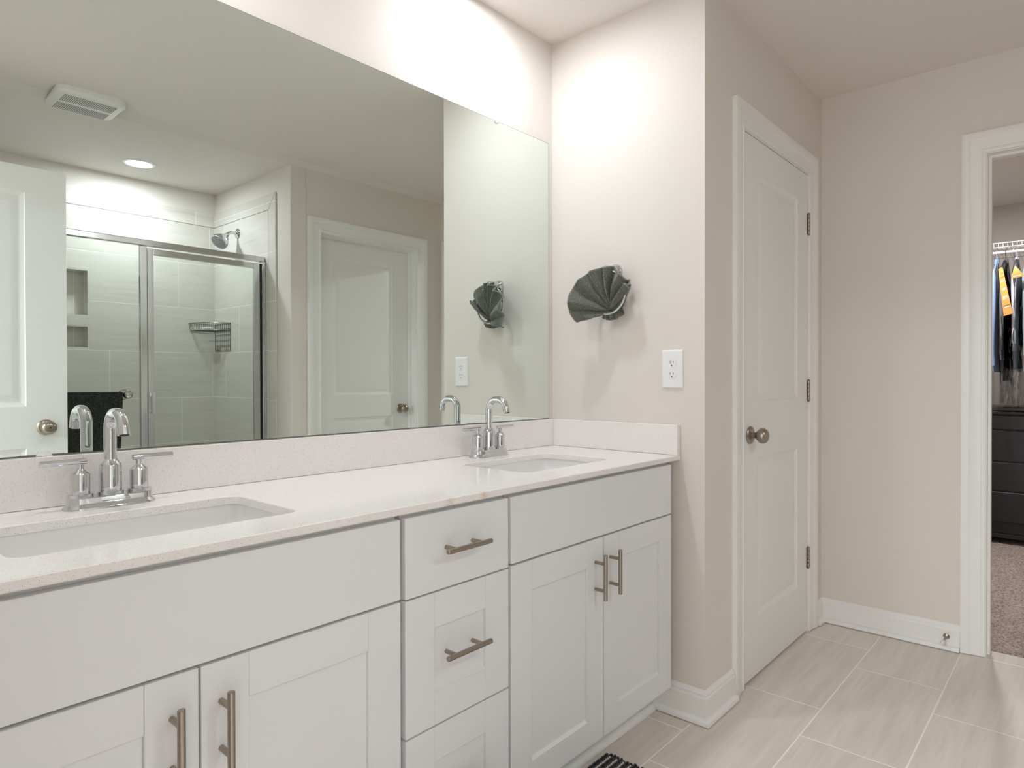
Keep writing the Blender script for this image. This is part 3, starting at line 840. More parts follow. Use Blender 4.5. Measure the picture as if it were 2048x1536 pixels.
def fan(bm):
    NT, NR = 220, 34
    grid = []
    # fold lines: irregular accordion; each entry is the position along the rim and its height
    folds = [(0.0, 0.2), (0.045, 1.0), (0.10, -0.7), (0.17, 0.9), (0.25, -1.0), (0.33, 0.8), (0.385, -0.5), (0.45, 1.0), (0.53, -0.9),
             (0.575, 0.7), (0.63, -0.9), (0.70, 0.35), (0.76, 1.0), (0.815, -1.5), (0.865, 1.25), (0.915, -0.6), (0.96, 0.7), (1.0, -0.3)]
    def fold(t):
        for (a0, h0), (a1, h1) in zip(folds, folds[1:]):
            if t <= a1:
                f = (t - a0) / (a1 - a0); f = f * f * (3 - 2 * f) * 0.35 + f * 0.65
                return h0 + (h1 - h0) * f
        return folds[-1][1]
    for i in range(NT + 1):
        t = i / NT
        rim = catmull(RIM, t)
        tan_ = (catmull(RIM, min(t + 0.01, 1)) - catmull(RIM, max(t - 0.01, 0))).normalized()
        nrm = tan_.cross(rim.normalized()).normalized()
        if nrm.x > 0: nrm = -nrm
        h = fold(t); col = []
        for j in range(NR + 1):
            s = j / NR
            sh_ = t + 0.012 * sin(5 * s + 9 * t) * (1 - s)
            hh = fold(min(max(sh_, 0), 1)) * (0.75 + 0.25 * sin(4 * s + 8 * t))
            rt = min(max((t - 0.86) / 0.12, 0), 1)
            curve = rim * (0.04 + 0.96 * s)
            # the fan bellies out from the gathered point, its edge hem leaning back a little
            p = G + curve + nrm * (0.009 * sin(pi * s) * (1 - 0.6 * rt) + hh * (0.004 + 0.0225 * s ** 0.7) * (1 - 0.35 * rt) - 0.010 * rt * s - 0.004 * s * s)
            p = p + tan_ * (0.006 * sin(h * 2 + 2 * s) * s)
            p = p + Vector(noise.noise_vector(p * 34)) * 0.0028
            if j == NR: p = p + nrm * 0.0006
            col.append(bm.verts.new(p))
        grid.append(col)
    for i in range(NT):
        for j in range(NR): bm.faces.new((grid[i][j], grid[i + 1][j], grid[i + 1][j + 1], grid[i][j + 1]))
    return [g_[NR].co.copy() for g_ in grid]
tw = empty('hand_towel', tuple(G), 'grey-green hand towel folded into a fan, tucked through the towel ring', 'towel')
b = bm_new(); rim_pts = fan(b)
o = obj('folded_fan', b, M['towel'], tw, smooth=True, angle=180)
s_ = o.modifiers.new('thickness', 'SOLIDIFY'); s_.thickness = 0.0045; s_.offset = 0
s_ = o.modifiers.new('sub', 'SUBSURF'); s_.levels = 1; s_.render_levels = 1
hb = bm_new(); tube(hb, rim_pts, 0.0029, 8); obj('hem', hb, M['towel_hem'], tw, smooth=True, angle=80)
# the gathered bottom below the ring, and the short flap behind it
def blob_sheet(name, pts_fn, nu, nv, parent):
    bm = bm_new(); g = [[bm.verts.new(pts_fn(i / nu, j / nv)) for j in range(nv + 1)] for i in range(nu + 1)]
    for i in range(nu):
        for j in range(nv): bm.faces.new((g[i][j], g[i + 1][j], g[i + 1][j + 1], g[i][j + 1]))
    o = obj(name, bm, M['towel'], parent, smooth=True, angle=180)
    s = o.modifiers.new('thickness', 'SOLIDIFY'); s.thickness = 0.005; s.offset = 0
    s = o.modifiers.new('sub', 'SUBSURF'); s.levels = 1; s.render_levels = 1
    return o
def tuck(u, v):
    # gathered cloth looping under the ring: from in front of the ring, round below it, up behind
    a = pi * v
    w = (u - 0.5)
    pl = 0.0045 * sin(u * 2 * pi * 3.5 + 0.5) * (0.4 + sin(a))
    x = RX + 0.021 - 0.012 * cos(a) * (1 - 0.3 * abs(w)) + pl
    zz = 1.371 - (0.036 - 0.055 * w * w + 0.010 * w) * sin(a) ** 0.9 + 0.012 * v
    yy = ry - 0.010 + w * (0.060 + 0.026 * sin(a))
    return Vector((x, yy, zz)) + Vector(noise.noise_vector(Vector((x, yy, zz)) * 40)) * 0.0022
blob_sheet('tucked_end', tuck, 40, 20, tw)
def flap(u, v):
    # end of the cloth standing up behind the ring, close to the wall
    p = Vector((-0.034 + 0.014 * v, ry - 0.012 - 0.056 * v, 1.372 + 0.098 * v))
    side = Vector((-0.15, 0.80, 0.35)).normalized()
    w = (u - 0.5) * (0.052 - 0.034 * v)
    return p + side * w + Vector((0.004 * sin(u * 2 * pi * 1.5 + 3 * v), 0, 0.008 * (u - 0.5) * v))
blob_sheet('back_flap', flap, 22, 18, tw)
for c_ in children_of(tw):
    if c_.name.startswith('folded'): pass

# ------------------------------------------------------------------ door stop
e = empty('door_stop', (XF - BT, -1.168, 0.057), 'small brass-coloured door stop on the far baseboard near the closet doorway', 'door stop')
b = bm_new(); lathe(b, [(0.0125, 0.0002), (0.0125, 0.003), (0.009, 0.006), (0.0045, 0.009), (0.0042, 0.045)], (XF - BT, -1.168, 0.057), (-1, 0.10, -0.22), 24)
obj('stem', b, M['nickel'], e, smooth=True)
b = bm_new(); lathe(b, [(0.0075, 0.045), (0.0085, 0.048), (0.0085, 0.058), (0.006, 0.062), (0.0, 0.063)], (XF - BT, -1.168, 0.057), (-1, 0.10, -0.22), 20)
obj('rubber_tip', b, M['rubber'], e, smooth=True)

# ------------------------------------------------------------------ bath mat
rug = empty('bath_mat', (-0.75, -0.75, 0.0), 'black bath mat with rows of white beaded stitches on the floor before the vanity', 'bath mat')
RX0, RX1, RY0, RY1 = -1.15, -0.352, -1.010, -0.508
b = bm_new(); nrow = 42; pitch = (RY1 - RY0) / nrow
rnd = random.Random(5)
for r in range(nrow):
    yc = RY0 + pitch * (r + 0.5)
    pts = []; rad = []
    nx = 120
    jitter = rnd.uniform(-0.004, 0.004)
    for k in range(nx + 1):
        x = RX0 + (RX1 + jitter - RX0) * k / nx
        pts.append((x, yc, 0.0062)); rad.append(0.0056 + 0.0011 * sin(k * 2.1 + r))
    tube(b, pts, 0.006, 6, radii=rad)
obj('black_braid', b, M['rug_black'], rug, smooth=True, angle=80)
b = bm_new()
ico = [Vector(v) for v in ((1, 0, 0), (-1, 0, 0), (0, 1, 0), (0, -1, 0), (0, 0, 1), (0, 0, -1))]
for r in range(1, nrow - 1, 2):
    yc = RY0 + pitch * (r + 1.0)
    x = RX0 + 0.008
    while x < RX1 - 0.008:
        c_ = Vector((x, yc + rnd.uniform(-0.0006, 0.0006), 0.0112)); sx = 0.0040 * rnd.uniform(0.85, 1.1)
        bmesh.ops.create_icosphere(b, subdivisions=1, radius=1, matrix=Matrix.Translation(c_) @ Matrix.Diagonal((sx, 0.0030, 0.0034, 1)))
        x += 0.0088
st_ = obj('white_stitches', b, M['rug_white'], rug, smooth=True, angle=80, recalc=False); st_['kind'] = 'stuff'

# ------------------------------------------------------------------ lights that the room has
def can_light(x, y, z, lens, label, R=0.066):
    e = empty('recessed_light', (x, y, z), label, 'ceiling light')
    b = bm_new()
    prof = [(R + 0.018, 0.0005), (R + 0.017, 0.004), (R + 0.006, 0.007), (R, 0.0065), (R - 0.004, 0.004), (R - 0.004, 0.0005)]
    lathe(b, prof, (x, y, z), (0, 0, -1), 48, caps=False)
    obj('trim_ring', b, M['plastic'], e, smooth=True)
    b = bm_new()
    lathe(b, [(R - 0.004, 0.004), (R * 0.6, 0.0062), (R * 0.3, 0.0068), (0.0, 0.007)], (x, y, z), (0, 0, -1), 32, caps=False)
    obj('lens', b, lens, e, smooth=True)
    return e
can_light(-0.450, -0.240, ZC, M['can'], 'recessed ceiling light above the right basin, just out of view', 0.048)
can_light(-1.500, -0.240, ZC, M['can'], 'recessed ceiling light above the left basin, just out of view', 0.048)
can_light(-0.545, -2.750, ZC - 0.020, M['can_s'], 'round glowing recessed light in the shower ceiling, seen in the mirror')

def lamp(name, loc, watt, size, color=(1, 0.96, 0.9)):
    l = bpy.data.lights.new(name, 'AREA'); l.shape = 'DISK'; l.size = size; l.energy = watt; l.color = color
    o = bpy.data.objects.new(name, l); o.location = loc; COL.objects.link(o)
    return o
tag(lamp('closet_ceiling_lamp', (2.50, -1.08, 2.405), CLOSET_WATT, 0.14, (1, 0.99, 0.99)), 'ceiling lamp of the closet, out of view', 'ceiling light')

# bedroom beyond the entry doorway (behind the camera): walls, ceiling, floor and a window added for fill light
BX0, BX1, BY0, BY1 = -5.60, XL - 0.12, -3.60, 0.60
WY0, WY1, WZ0, WZ1 = -2.55, -0.75, 0.75, 2.15
b = bm_new()
box(b, BX0 - T, BX0, BY0, WY0, 0, ZC); box(b, BX0 - T, BX0, WY1, BY1, 0, ZC); box(b, BX0 - T, BX0, WY0, WY1, 0, WZ0); box(b, BX0 - T, BX0, WY0, WY1, WZ1, ZC)
struct('wall_bedroom_window', b, M['wall_bed'])
b = bm_new(); box(b, BX0 - T, BX1, BY0 - T, BY0, 0, ZC); struct('wall_bedroom_right', b, M['wall_bed'])
b = bm_new(); box(b, BX0 - T, BX1, BY1, BY1 + T, 0, ZC); struct('wall_bedroom_left', b, M['wall_bed'])
b = bm_new(); box(b, BX1 - 0.02, BX1, BY0, YSB - T, 0, ZC); box(b, BX1 - 0.02, BX1, T, BY1, 0, ZC); struct('wall_bedroom_near', b, M['wall_bed'])
b = bm_new(); box(b, BX0 - T, BX1 - 0.0005, BY0 - T, BY1 + T, ZC, ZC + T); struct('ceiling_bedroom', b, M['wall_bed'])
b = bm_new(); box(b, BX0 - T, BX1 - 0.0005, BY0 - T, BY1 + T, -0.08, -0.001); struct('floor_bedroom', b, M['bed_floor'])
b = bm_new()
prism(b, [(WY0, WZ0), (WY1, WZ0), (WY1, WZ1), (WY0, WZ1), (WY0, WZ0 + 0.0001), (WY0 + 0.05, WZ0 + 0.05), (WY0 + 0.05, WZ1 - 0.05), (WY1 - 0.05, WZ1 - 0.05), (WY1 - 0.05, WZ0 + 0.05), (WY0 + 0.05, WZ0 + 0.0501)], (BX0 - 0.06, 0, 0), (0, 1, 0), (0, 0, 1), (1, 0, 0), 0.04)
box(b, BX0 - 0.06, BX0 - 0.02, (WY0 + WY1) / 2 - 0.02, (WY0 + WY1) / 2 + 0.02, WZ0 + 0.05, WZ1 - 0.05)
struct('window_1', b, M['trim'])  # unseen window frame, added around the fill light
wl = bpy.data.lights.new('window_fill_light', 'AREA'); wl.shape = 'RECTANGLE'; wl.size = WY1 - WY0 - 0.1; wl.size_y = WZ1 - WZ0 - 0.1; wl.energy = FILL_WATT; wl.color = (0.95, 0.98, 1.0)
wo = bpy.data.objects.new('window_fill_light', wl); wo.location = (BX0 - 0.09, (WY0 + WY1) / 2, (WZ0 + WZ1) / 2); wo.rotation_euler = (0, -pi / 2, 0); COL.objects.link(wo)
tag(wo, 'fill light added at the unseen bedroom window behind the camera', 'fill light')

tag(lamp('bedroom_fill_light', (-3.9, -1.3, 2.40), 106.0, 0.9, (0.93, 0.98, 1.06)), 'fill light added under the bedroom ceiling, out of view', 'ceiling light')  # added soft fill, reaches the bathroom through the entry doorway

# ------------------------------------------------------------------ exhaust fan grille on the ceiling
vx0, vx1, vy0, vy1 = -1.128, -0.865, -2.145, -1.872
# sits just on the room side of the sloped step
vy0, vy1 = -2.02, -1.755
vy0, vy1 = -2.140, -1.870
fx = empty('exhaust_fan_cover', ((vx0 + vx1) / 2, (vy0 + vy1) / 2, ZC), 'white rounded bathroom fan cover with slots on the ceiling, seen in the mirror', 'vent')
b = bm_new(); prev = None
for ins, dz in ((0.0, 0.0205), (0.0, 0.024), (0.006, 0.030), (0.018, 0.0345), (0.030, 0.0355)):
    r = [b.verts.new((x, y, ZC - dz)) for x, y in rrect(vx0 + ins, vx1 - ins, vy0 + ins, vy1 - ins, 0.04 - ins * 0.6)]
    if prev:
        for i in range(len(r)): b.faces.new((prev[i], prev[(i + 1) % len(r)], r[(i + 1) % len(r)], r[i]))
    else:
        top_ = [b.verts.new((v.co.x, v.co.y, ZC - 0.0003 if v.co.y > YB + 0.05 else ZC - 0.0203)) for v in r]
        for i in range(len(r)): b.faces.new((top_[i], top_[(i + 1) % len(r)], r[(i + 1) % len(r)], r[i]))
    prev = r
b.faces.new(prev)
obj('cover', b, M['grey_fan'], fx, smooth=True, angle=50)
b = bm_new()
ys = [(vy0 + 0.030, (vy0 + vy1) / 2 - 0.013), ((vy0 + vy1) / 2 + 0.013, vy1 - 0.030)]
for (a, c) in ys:
    x = vx0 + 0.030
    while x < vx1 - 0.032:
        box(b, x, x + 0.0032, a, c, ZC - 0.0363, ZC - 0.0352); x += 0.0072
obj('grille_slots', b, M['fan_dark'], fx)

# ------------------------------------------------------------------ shower enclosure
YN = -2.390
se = empty('shower_enclosure', (-0.73, YN, 0.1), 'chrome-framed glass shower enclosure with fixed panel and hinged door, seen in the mirror', 'shower enclosure')
CH = M['chrome_satin']
x_post0, x_post1 = -0.660, -0.627
XJ = XS - 0.010
b = bm_new(); box(b, XSL + 0.011, XJ - 0.0003, YN - 0.016, YN + 0.016, 1.858, 1.892); obj('header', b, CH, se, bevel=0.004)
b = bm_new(); box(b, XSL + 0.011, XJ - 0.0003, YN - 0.018, YN + 0.018, 0.1105, 0.128); obj('sill', b, CH, se, bevel=0.003)
b = bm_new(); box(b, x_post0, x_post1, YN - 0.014, YN + 0.014, 0.1285, 1.8578); obj('mullion', b, CH, se, bevel=0.003)
b = bm_new(); box(b, -0.003, XJ - 0.0003, YN - 0.018, YN + 0.030, 0.1285, 1.8578); obj('wall_jamb', b, CH, se, bevel=0.003)
b = bm_new(); box(b, XSL + 0.011, XSL + 0.035, YN - 0.014, YN + 0.014, 0.1285, 1.8578); obj('wall_jamb', b, CH, se, bevel=0.003)
b = bm_new(); box(b, XSL + 0.035, x_post0, YN - 0.003, YN + 0.003, 0.129, 1.8575); obj('fixed_glass', b, M['glass'], se)
dn = empty('shower_door', (-0.32, YN, 0.13)); dn.parent = se; dn.matrix_parent_inverse = se.matrix_world.inverted()
# door frame (part) with its glass and handle below it
b = bm_new()
dx0, dx1, dz0, dz1 = -0.625, -0.010, 0.132, 1.848
for (p0, p1, q0, q1) in ((dx0, dx0 + 0.030, dz0, dz1), (dx1 - 0.036, dx1, dz0, dz1), (dx0 + 0.030, dx1 - 0.036, dz1 - 0.034, dz1), (dx0 + 0.030, dx1 - 0.036, dz0, dz0 + 0.034)):
    box(b, p0, p1, YN - 0.010, YN + 0.012, q0, q1)
COL.objects.unlink(dn); bpy.data.objects.remove(dn)
df = obj('door_frame', b, CH, se, bevel=0.0025)
b = bm_new(); box(b, dx0 + 0.030, dx1 - 0.036, YN - 0.003, YN + 0.003, dz0 + 0.034, dz1 - 0.034); obj('door_glass', b, M['glass'], df)
b = bm_new(); box(b, dx0 + 0.006, dx0 + 0.036, YN + 0.0122, YN + 0.016, 0.940, 1.062); box(b, dx0 + 0.010, dx0 + 0.016, YN + 0.016, YN + 0.038, 0.945, 1.057)
obj('door_handle', b, M['chrome'], df, bevel=0.0012)
b = bm_new(); box(b, dx1 + 0.0005, dx1 + 0.006, YN - 0.008, YN + 0.008, dz0, dz1); obj('seal', b, M['black'], df)

# curb and pan
b = bm_new(); box(b, XSL + 0.011, XJ - 0.0005, -2.445, -2.335, 0.0, 0.110)
tag(obj('shower_curb', b, M['porcelain'], bevel=0.008), 'low white shower curb below the glass enclosure', 'curb')
b = bm_new(); box(b, XSL + 0.011, XJ - 0.0005, YT + 0.001, -2.446, 0.0, 0.045)
tag(obj('shower_pan', b, M['porcelain'], bevel=0.006), 'white shower floor pan behind the curb', 'shower pan')

# towel bar on the fixed glass, with the dark bath towel
ZBAR = 1.050
tb = empty('towel_bar', (-0.95, YN + 0.06, ZBAR), 'chrome towel bar on the fixed shower glass, seen in the mirror', 'towel bar')
YBAR = YN + 0.062
b = bm_new(); lathe(b, [(0.0065, 0.0), (0.0065, 0.58), (0.0, 0.58)], (-1.290, YBAR, ZBAR), (1, 0, 0), 20); obj('bar', b, M['chrome'], tb, smooth=True)
for xx in (-1.250, -0.738):
    b = bm_new()
    lathe(b, [(0.027, 0.0035), (0.027, 0.008), (0.021, 0.013), (0.010, 0.017), (0.009, 0.036), (0.016, 0.042), (0.0215, 0.052), (0.0225, 0.062), (0.0215, 0.072), (0.016, 0.081), (0.0, 0.086)], (xx, YN, ZBAR), (0, 1, 0), 30)
    obj('post', b, M['chrome'], tb, smooth=True, angle=60)
def bath(u, v):
    # draped over the bar: v 0..1 runs front hem -> over the bar -> back hem
    xx = -1.215 + u * 0.452
    Lf, Lb, rb = 0.62, 0.45, 0.013
    s = v * (Lf + Lb + pi * rb)
    if s < Lf: yy, zz, sag = YBAR + rb, ZBAR - (Lf - s), (Lf - s)
    elif s < Lf + pi * rb:
        a = (s - Lf) / rb; yy, zz, sag = YBAR + rb * cos(a), ZBAR + rb * sin(a), 0
    else: sag = s - Lf - pi * rb; yy, zz = YBAR - rb, ZBAR - sag
    f = 0.005 * sin(u * 26 + 2 * sin(sag * 4)) * min(sag * 3, 1)
    yy += f if s < Lf + 0.5 * pi * rb else 0.004 * sin(u * 20) * min(sag * 3, 1)
    xx -= (u - 0.35) * 0.07 * min(sag, 0.5)
    return Vector((xx, yy, zz))
bm = bm_new(); nu, nv = 60, 70
g = [[bm.verts.new(bath(i / nu, j / nv)) for j in range(nv + 1)] for i in range(nu + 1)]
for i in range(nu):
    for j in range(nv): bm.faces.new((g[i][j], g[i + 1][j], g[i + 1][j + 1], g[i][j + 1]))
bt = obj('bath_towel', bm, M['towel_dark'], smooth=True, angle=180)
s_ = bt.modifiers.new('thickness', 'SOLIDIFY'); s_.thickness = 0.009; s_.offset = 0
tag(bt, 'near-black bath towel draped over the shower towel bar, seen in the mirror', 'towel')

# shower head
sh = empty('overhead_shower', (XS - 0.01, -2.744, 2.095), 'chrome shower head on a bent arm high on the tiled wall', 'shower head')
A0 = Vector((XS - 0.0102, -2.744, 2.090))
b = bm_new(); lathe(b, [(0.034, 0.0), (0.033, 0.003), (0.024, 0.009), (0.012, 0.012), (0.0, 0.012)], A0, (-1, 0, 0), 32); obj('escutcheon', b, M['chrome'], sh, smooth=True)
pts = [A0 + Vector((-0.002, 0, 0))]
for k in range(13):
    a = radians(50 * k / 12); pts.append(A0 + Vector((-0.028 - 0.048 * sin(a), 0, -0.048 * (1 - cos(a)))))
pts.append(pts[-1] + Vector((-cos(radians(50)), 0, -sin(radians(50)))) * 0.008)
b = bm_new(); tube(b, pts, 0.0105, 16); obj('shower_arm', b, M['chrome'], sh, smooth=True)
d_ = Vector((-0.68, 0.22, -0.70)).normalized(); p_ = pts[-1]
b = bm_new(); lathe(b, [(0.014, -0.004), (0.019, 0.006), (0.020, 0.014), (0.030, 0.024), (0.041, 0.042), (0.050, 0.062), (0.053, 0.078), (0.051, 0.082)], p_, d_, 40); hd = obj('spray_housing', b, M['chrome'], sh, smooth=True, angle=60)
m = mat('grey_spray_face', (0.45, 0.47, 0.48), 0.35)
b = bm_new(); lathe(b, [(0.0505, 0.0815), (0.049, 0.084), (0.0, 0.086)], p_, d_, 40); fc = obj('spray_face', b, m, hd, smooth=True)
u_, v_ = basis(d_); b = bm_new()
for rr_, nn_ in ((0.013, 6), (0.027, 12), (0.041, 18)):
    for k in range(nn_):
        a = 2 * pi * k / nn_; c_ = p_ + d_ * 0.0848 + (u_ * cos(a) + v_ * sin(a)) * rr_
        lathe(b, [(0.0017, 0), (0.0012, 0.0022)], c_, d_, 8)
obj('nozzles', b, M['black'], fc)

# corner wire basket
wb = empty('shower_caddy', (-0.03, -2.95, 1.47), 'dark wire corner basket in the shower, seen in the mirror', 'caddy')
bx, by = XS - 0.013, YT + 0.004
def quarter(z, rx, ry_, n=14):
    return [(bx - rx * sin(radians(90 * k / n)), by + ry_ * cos(radians(90 * k / n)), z) for k in range(n + 1)]
b = bm_new()
RXC, RYC = 0.165, 0.245
for z_, sc in ((1.508, 1.0), (1.458, 0.94)):
    q = quarter(z_, RXC * sc, RYC * sc); tube(b, q, 0.0022, 6); tube(b, [q[0], (bx, by, z_), q[-1]], 0.0022, 6)
obj('rim', b, M['dark_wire'], wb)
b = bm_new()
q1, q2 = quarter(1.508, RXC, RYC, 22), quarter(1.458, RXC * 0.94, RYC * 0.94, 22)
for p, r in zip(q1, q2): tube(b, [p, r], 0.0012, 5)
for k in range(1, 12):
    yy = by + RYC * 0.94 * k / 12; xx = RXC * 0.94 * math.sqrt(1 - (k / 12) ** 2)
    tube(b, [(bx, yy, 1.458), (bx - xx, yy, 1.458)], 0.0012, 5)
obj('wire_floor', b, M['dark_wire'], wb)
b = bm_new()
for z_ in (1.508, 1.470, 1.433, 1.396, 1.359, 1.325): tube(b, [(bx, by + 0.01, z_), (bx, by + RYC - 0.004, z_)], 0.0018, 6)
for k in range(9):
    yy = by + 0.012 + (RYC - 0.018) * k / 8; tube(b, [(bx, yy, 1.508), (bx, yy, 1.325)], 0.0012 if 0 < k < 8 else 0.002, 5)
obj('back_panel', b, M['dark_wire'], wb)
b = bm_new(); box(b, bx - 0.11, bx - 0.06, by + 0.05, by + 0.13, 1.4602, 1.4825)
tag(obj('soap_bar', b, mat('white_soap', (0.82, 0.82, 0.78), 0.4), bevel=0.008, seg=3), 'white bar of soap lying in the shower basket', 'soap')

# ------------------------------------------------------------------ closet behind the doorway
CX0, CX1, CYa, CYb = XF + TF, 3.912, -2.70, -0.10
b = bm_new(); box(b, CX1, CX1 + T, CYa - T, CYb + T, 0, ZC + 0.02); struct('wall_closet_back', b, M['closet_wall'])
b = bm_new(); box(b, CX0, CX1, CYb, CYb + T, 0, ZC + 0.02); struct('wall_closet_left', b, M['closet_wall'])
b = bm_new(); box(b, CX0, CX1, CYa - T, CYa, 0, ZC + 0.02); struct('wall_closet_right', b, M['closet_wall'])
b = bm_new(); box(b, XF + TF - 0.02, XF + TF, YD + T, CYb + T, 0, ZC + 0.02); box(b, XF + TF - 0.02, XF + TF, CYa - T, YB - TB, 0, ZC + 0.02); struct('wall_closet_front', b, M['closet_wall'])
b = bm_new(); box(b, CX0, CX1 + T, CYa - T, CYb + T, ZC, ZC + 0.1); struct('ceiling_closet', b, M['ceil'])
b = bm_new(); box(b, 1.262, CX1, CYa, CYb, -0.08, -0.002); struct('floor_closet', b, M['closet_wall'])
bm = bm_new()
NXc, NYc = 130, 90
cxs = [1.2625 + (CX1 - 1.2625 - 0.001) * (i / NXc) for i in range(NXc + 1)]
cy0, cy1 = CY1 + 0.0015, CY0 - 0.0015
def cz(x, y): return 0.004 + 0.005 * noise.noise(Vector((x * 60, y * 60, 0))) + 0.003 * noise.noise(Vector((x * 150, y * 150, 3)))
# strip inside the doorway, then the room part
def grid_patch(xa, xb, ya, yb, nx, ny, skirt=False):
    g = [[bm.verts.new((xa + (xb - xa) * i / nx, ya + (yb - ya) * j / ny, cz(xa + (xb - xa) * i / nx, ya + (yb - ya) * j / ny))) for j in range(ny + 1)] for i in range(nx + 1)]
    for i in range(nx):
        for j in range(ny): bm.faces.new((g[i][j], g[i + 1][j], g[i + 1][j + 1], g[i][j + 1]))
    if skirt:
        lo = [bm.verts.new((v.co.x, v.co.y, -0.0018)) for v in g[0]]
        for j in range(ny): bm.faces.new((g[0][j], g[0][j + 1], lo[j + 1], lo[j]))
grid_patch(1.264, CX0, cy0, cy1, 8, 80, True)
grid_patch(CX0, CX1 - 0.001, CYa + 0.001, CYb - 0.001, 300, 250)
cp = obj('carpet', bm, M['carpet'], smooth=True, angle=180)
tag(cp, 'speckled taupe pile carpet on the closet floor', 'carpet', kind='stuff')

# black dresser
DXF, DXB = 3.345, 3.895
DY0, DY1 = -2.05, -0.62
dr = empty('dresser', ((DXF + DXB) / 2, (DY0 + DY1) / 2, 0), 'black wooden dresser standing on the closet carpet below the hanging clothes', 'dresser')
b = bm_new(); box(b, DXF + 0.022, DXB, DY0 + 0.01, DY1 - 0.01, 0.075, 0.885); obj('carcass', b, M['black_wood'], dr, bevel=0.002)
b = bm_new(); box(b, DXF - 0.010, DXB + 0.005, DY0 - 0.01, DY1 + 0.01, 0.885, 0.906); obj('top_board', b, M['black_wood'], dr, bevel=0.005)
b = bm_new()
prism(b, [(DY0, 0.010), (DY0 + 0.12, 0.010), (DY0 + 0.16, 0.045), (DY1 - 0.16, 0.045), (DY1 - 0.12, 0.010), (DY1, 0.010), (DY1, 0.075), (DY0, 0.075)], (DXF + 0.004, 0, 0), (0, 1, 0), (0, 0, 1), (1, 0, 0), 0.018)
box(b, DXF + 0.03, DXB, DY0, DY0 + 0.04, 0.010, 0.074); box(b, DXF + 0.03, DXB, DY1 - 0.04, DY1, 0.010, 0.074)
obj('bracket_foot_plinth', b, M['black_wood'], dr, bevel=0.003)
half = DY0 + 0.48
for (z0, z1) in ((0.782, 0.880), (0.567, 0.776), (0.366, 0.559), (0.151, 0.358)):
    for (y0, y1) in ((DY0 + 0.012, half - 0.004), (half + 0.004, DY1 - 0.012)):
        b = bm_new(); box(b, DXF, DXF + 0.0215, y0, y1, z0, z1); d_ = obj('drawer', b, M['black_wood'], dr, bevel=0.006, seg=3)
        for ky in ((y0 + 0.13), (y1 - 0.13)):
            b = bm_new(); lathe(b, [(0.007, 0), (0.006, 0.010), (0.014, 0.018), (0.013, 0.024), (0.0, 0.027)], (DXF - 0.0002, ky, (z0 + z1) / 2), (-1, 0, 0), 18); obj('knob', b, M['nickel'], d_, smooth=True)
# move all knobs away from the visible drawers? they lie outside the doorway view
m = mat('smoky_acrylic', (0.05, 0.045, 0.04), 0.25)
b = bm_new(); box(b, DXF + 0.03, DXF + 0.40, -1.62, -0.95, 0.9065, 0.938)
bx_ = obj('storage_box', b, m, bevel=0.006); tag(bx_, 'low dark brown storage box lying on the dresser top', 'box')

# wire shelf and rod
ws = empty('wire_shelf', (3.6, -1.4, 2.03), 'white ventilated wire shelf with hanging rod on the closet back wall', 'wire shelf')
SXF, SXB, SZ = 3.300, 3.908, 2.040
b = bm_new()
for (x_, z_, r_) in ((SXF, SZ, 0.0035), (SXF, SZ - 0.028, 0.0035), (SXF + 0.2, SZ - 0.004, 0.003), (SXB - 0.005, SZ - 0.004, 0.003)): tube(b, [(x_, -2.60, z_), (x_, -0.2, z_)], r_, 8)
obj('long_wires', b, M['wire'], ws)
b = bm_new(); y_ = -2.0
while y_ < -0.7:
    tube(b, [(SXB - 0.003, y_, SZ), (SXF, y_, SZ), (SXF, y_, SZ - 0.030)], 0.0017, 5); y_ += 0.026
cw_ = obj('cross_wires', b, M['wire'], ws); cw_['kind'] = 'stuff'
b = bm_new(); tube(b, [(SXF + 0.03, -2.60, SZ - 0.060), (SXF + 0.03, -0.2, SZ - 0.060)], 0.0095, 14); obj('rod', b, M['wire'], ws, smooth=True)
for y_ in (-1.222, -0.75, -1.9):
    b = bm_new()
    tube(b, [(SXF + 0.03, y_, SZ - 0.050), (SXF + 0.022, y_, SZ - 0.010)], 0.004, 6)
    tube(b, [(SXF + 0.004, y_, SZ - 0.030), (SXB - 0.004, y_, SZ - 0.36)], 0.005, 8)
    obj('brace', b, M['wire'], ws)
RODX, RODZ = SXF + 0.03, SZ - 0.060

def hanger(y, mname, label):
    b = bm_new()
    hook = []
    for k in range(15):
        a = radians(-60 + 240 * k / 14); hook.append((RODX + 0.0135 * cos(a), y, RODZ + 0.0005 + 0.0135 * sin(a)))
    hook.append((RODX - 0.004, y, RODZ - 0.030)); hook.append((RODX, y, RODZ - 0.062))
    tube(b, hook, 0.0019, 8)
    tube(b, [(RODX - 0.19, y, RODZ - 0.145), (RODX - 0.1, y, RODZ - 0.098), (RODX, y, RODZ - 0.062), (RODX + 0.1, y, RODZ - 0.098), (RODX + 0.19, y, RODZ - 0.145), (RODX - 0.19, y, RODZ - 0.145)], 0.0026, 8)
    return tag(obj('clothes_hanger', b, M[mname], smooth=True), label, 'hanger', 'hangers on the closet rod')

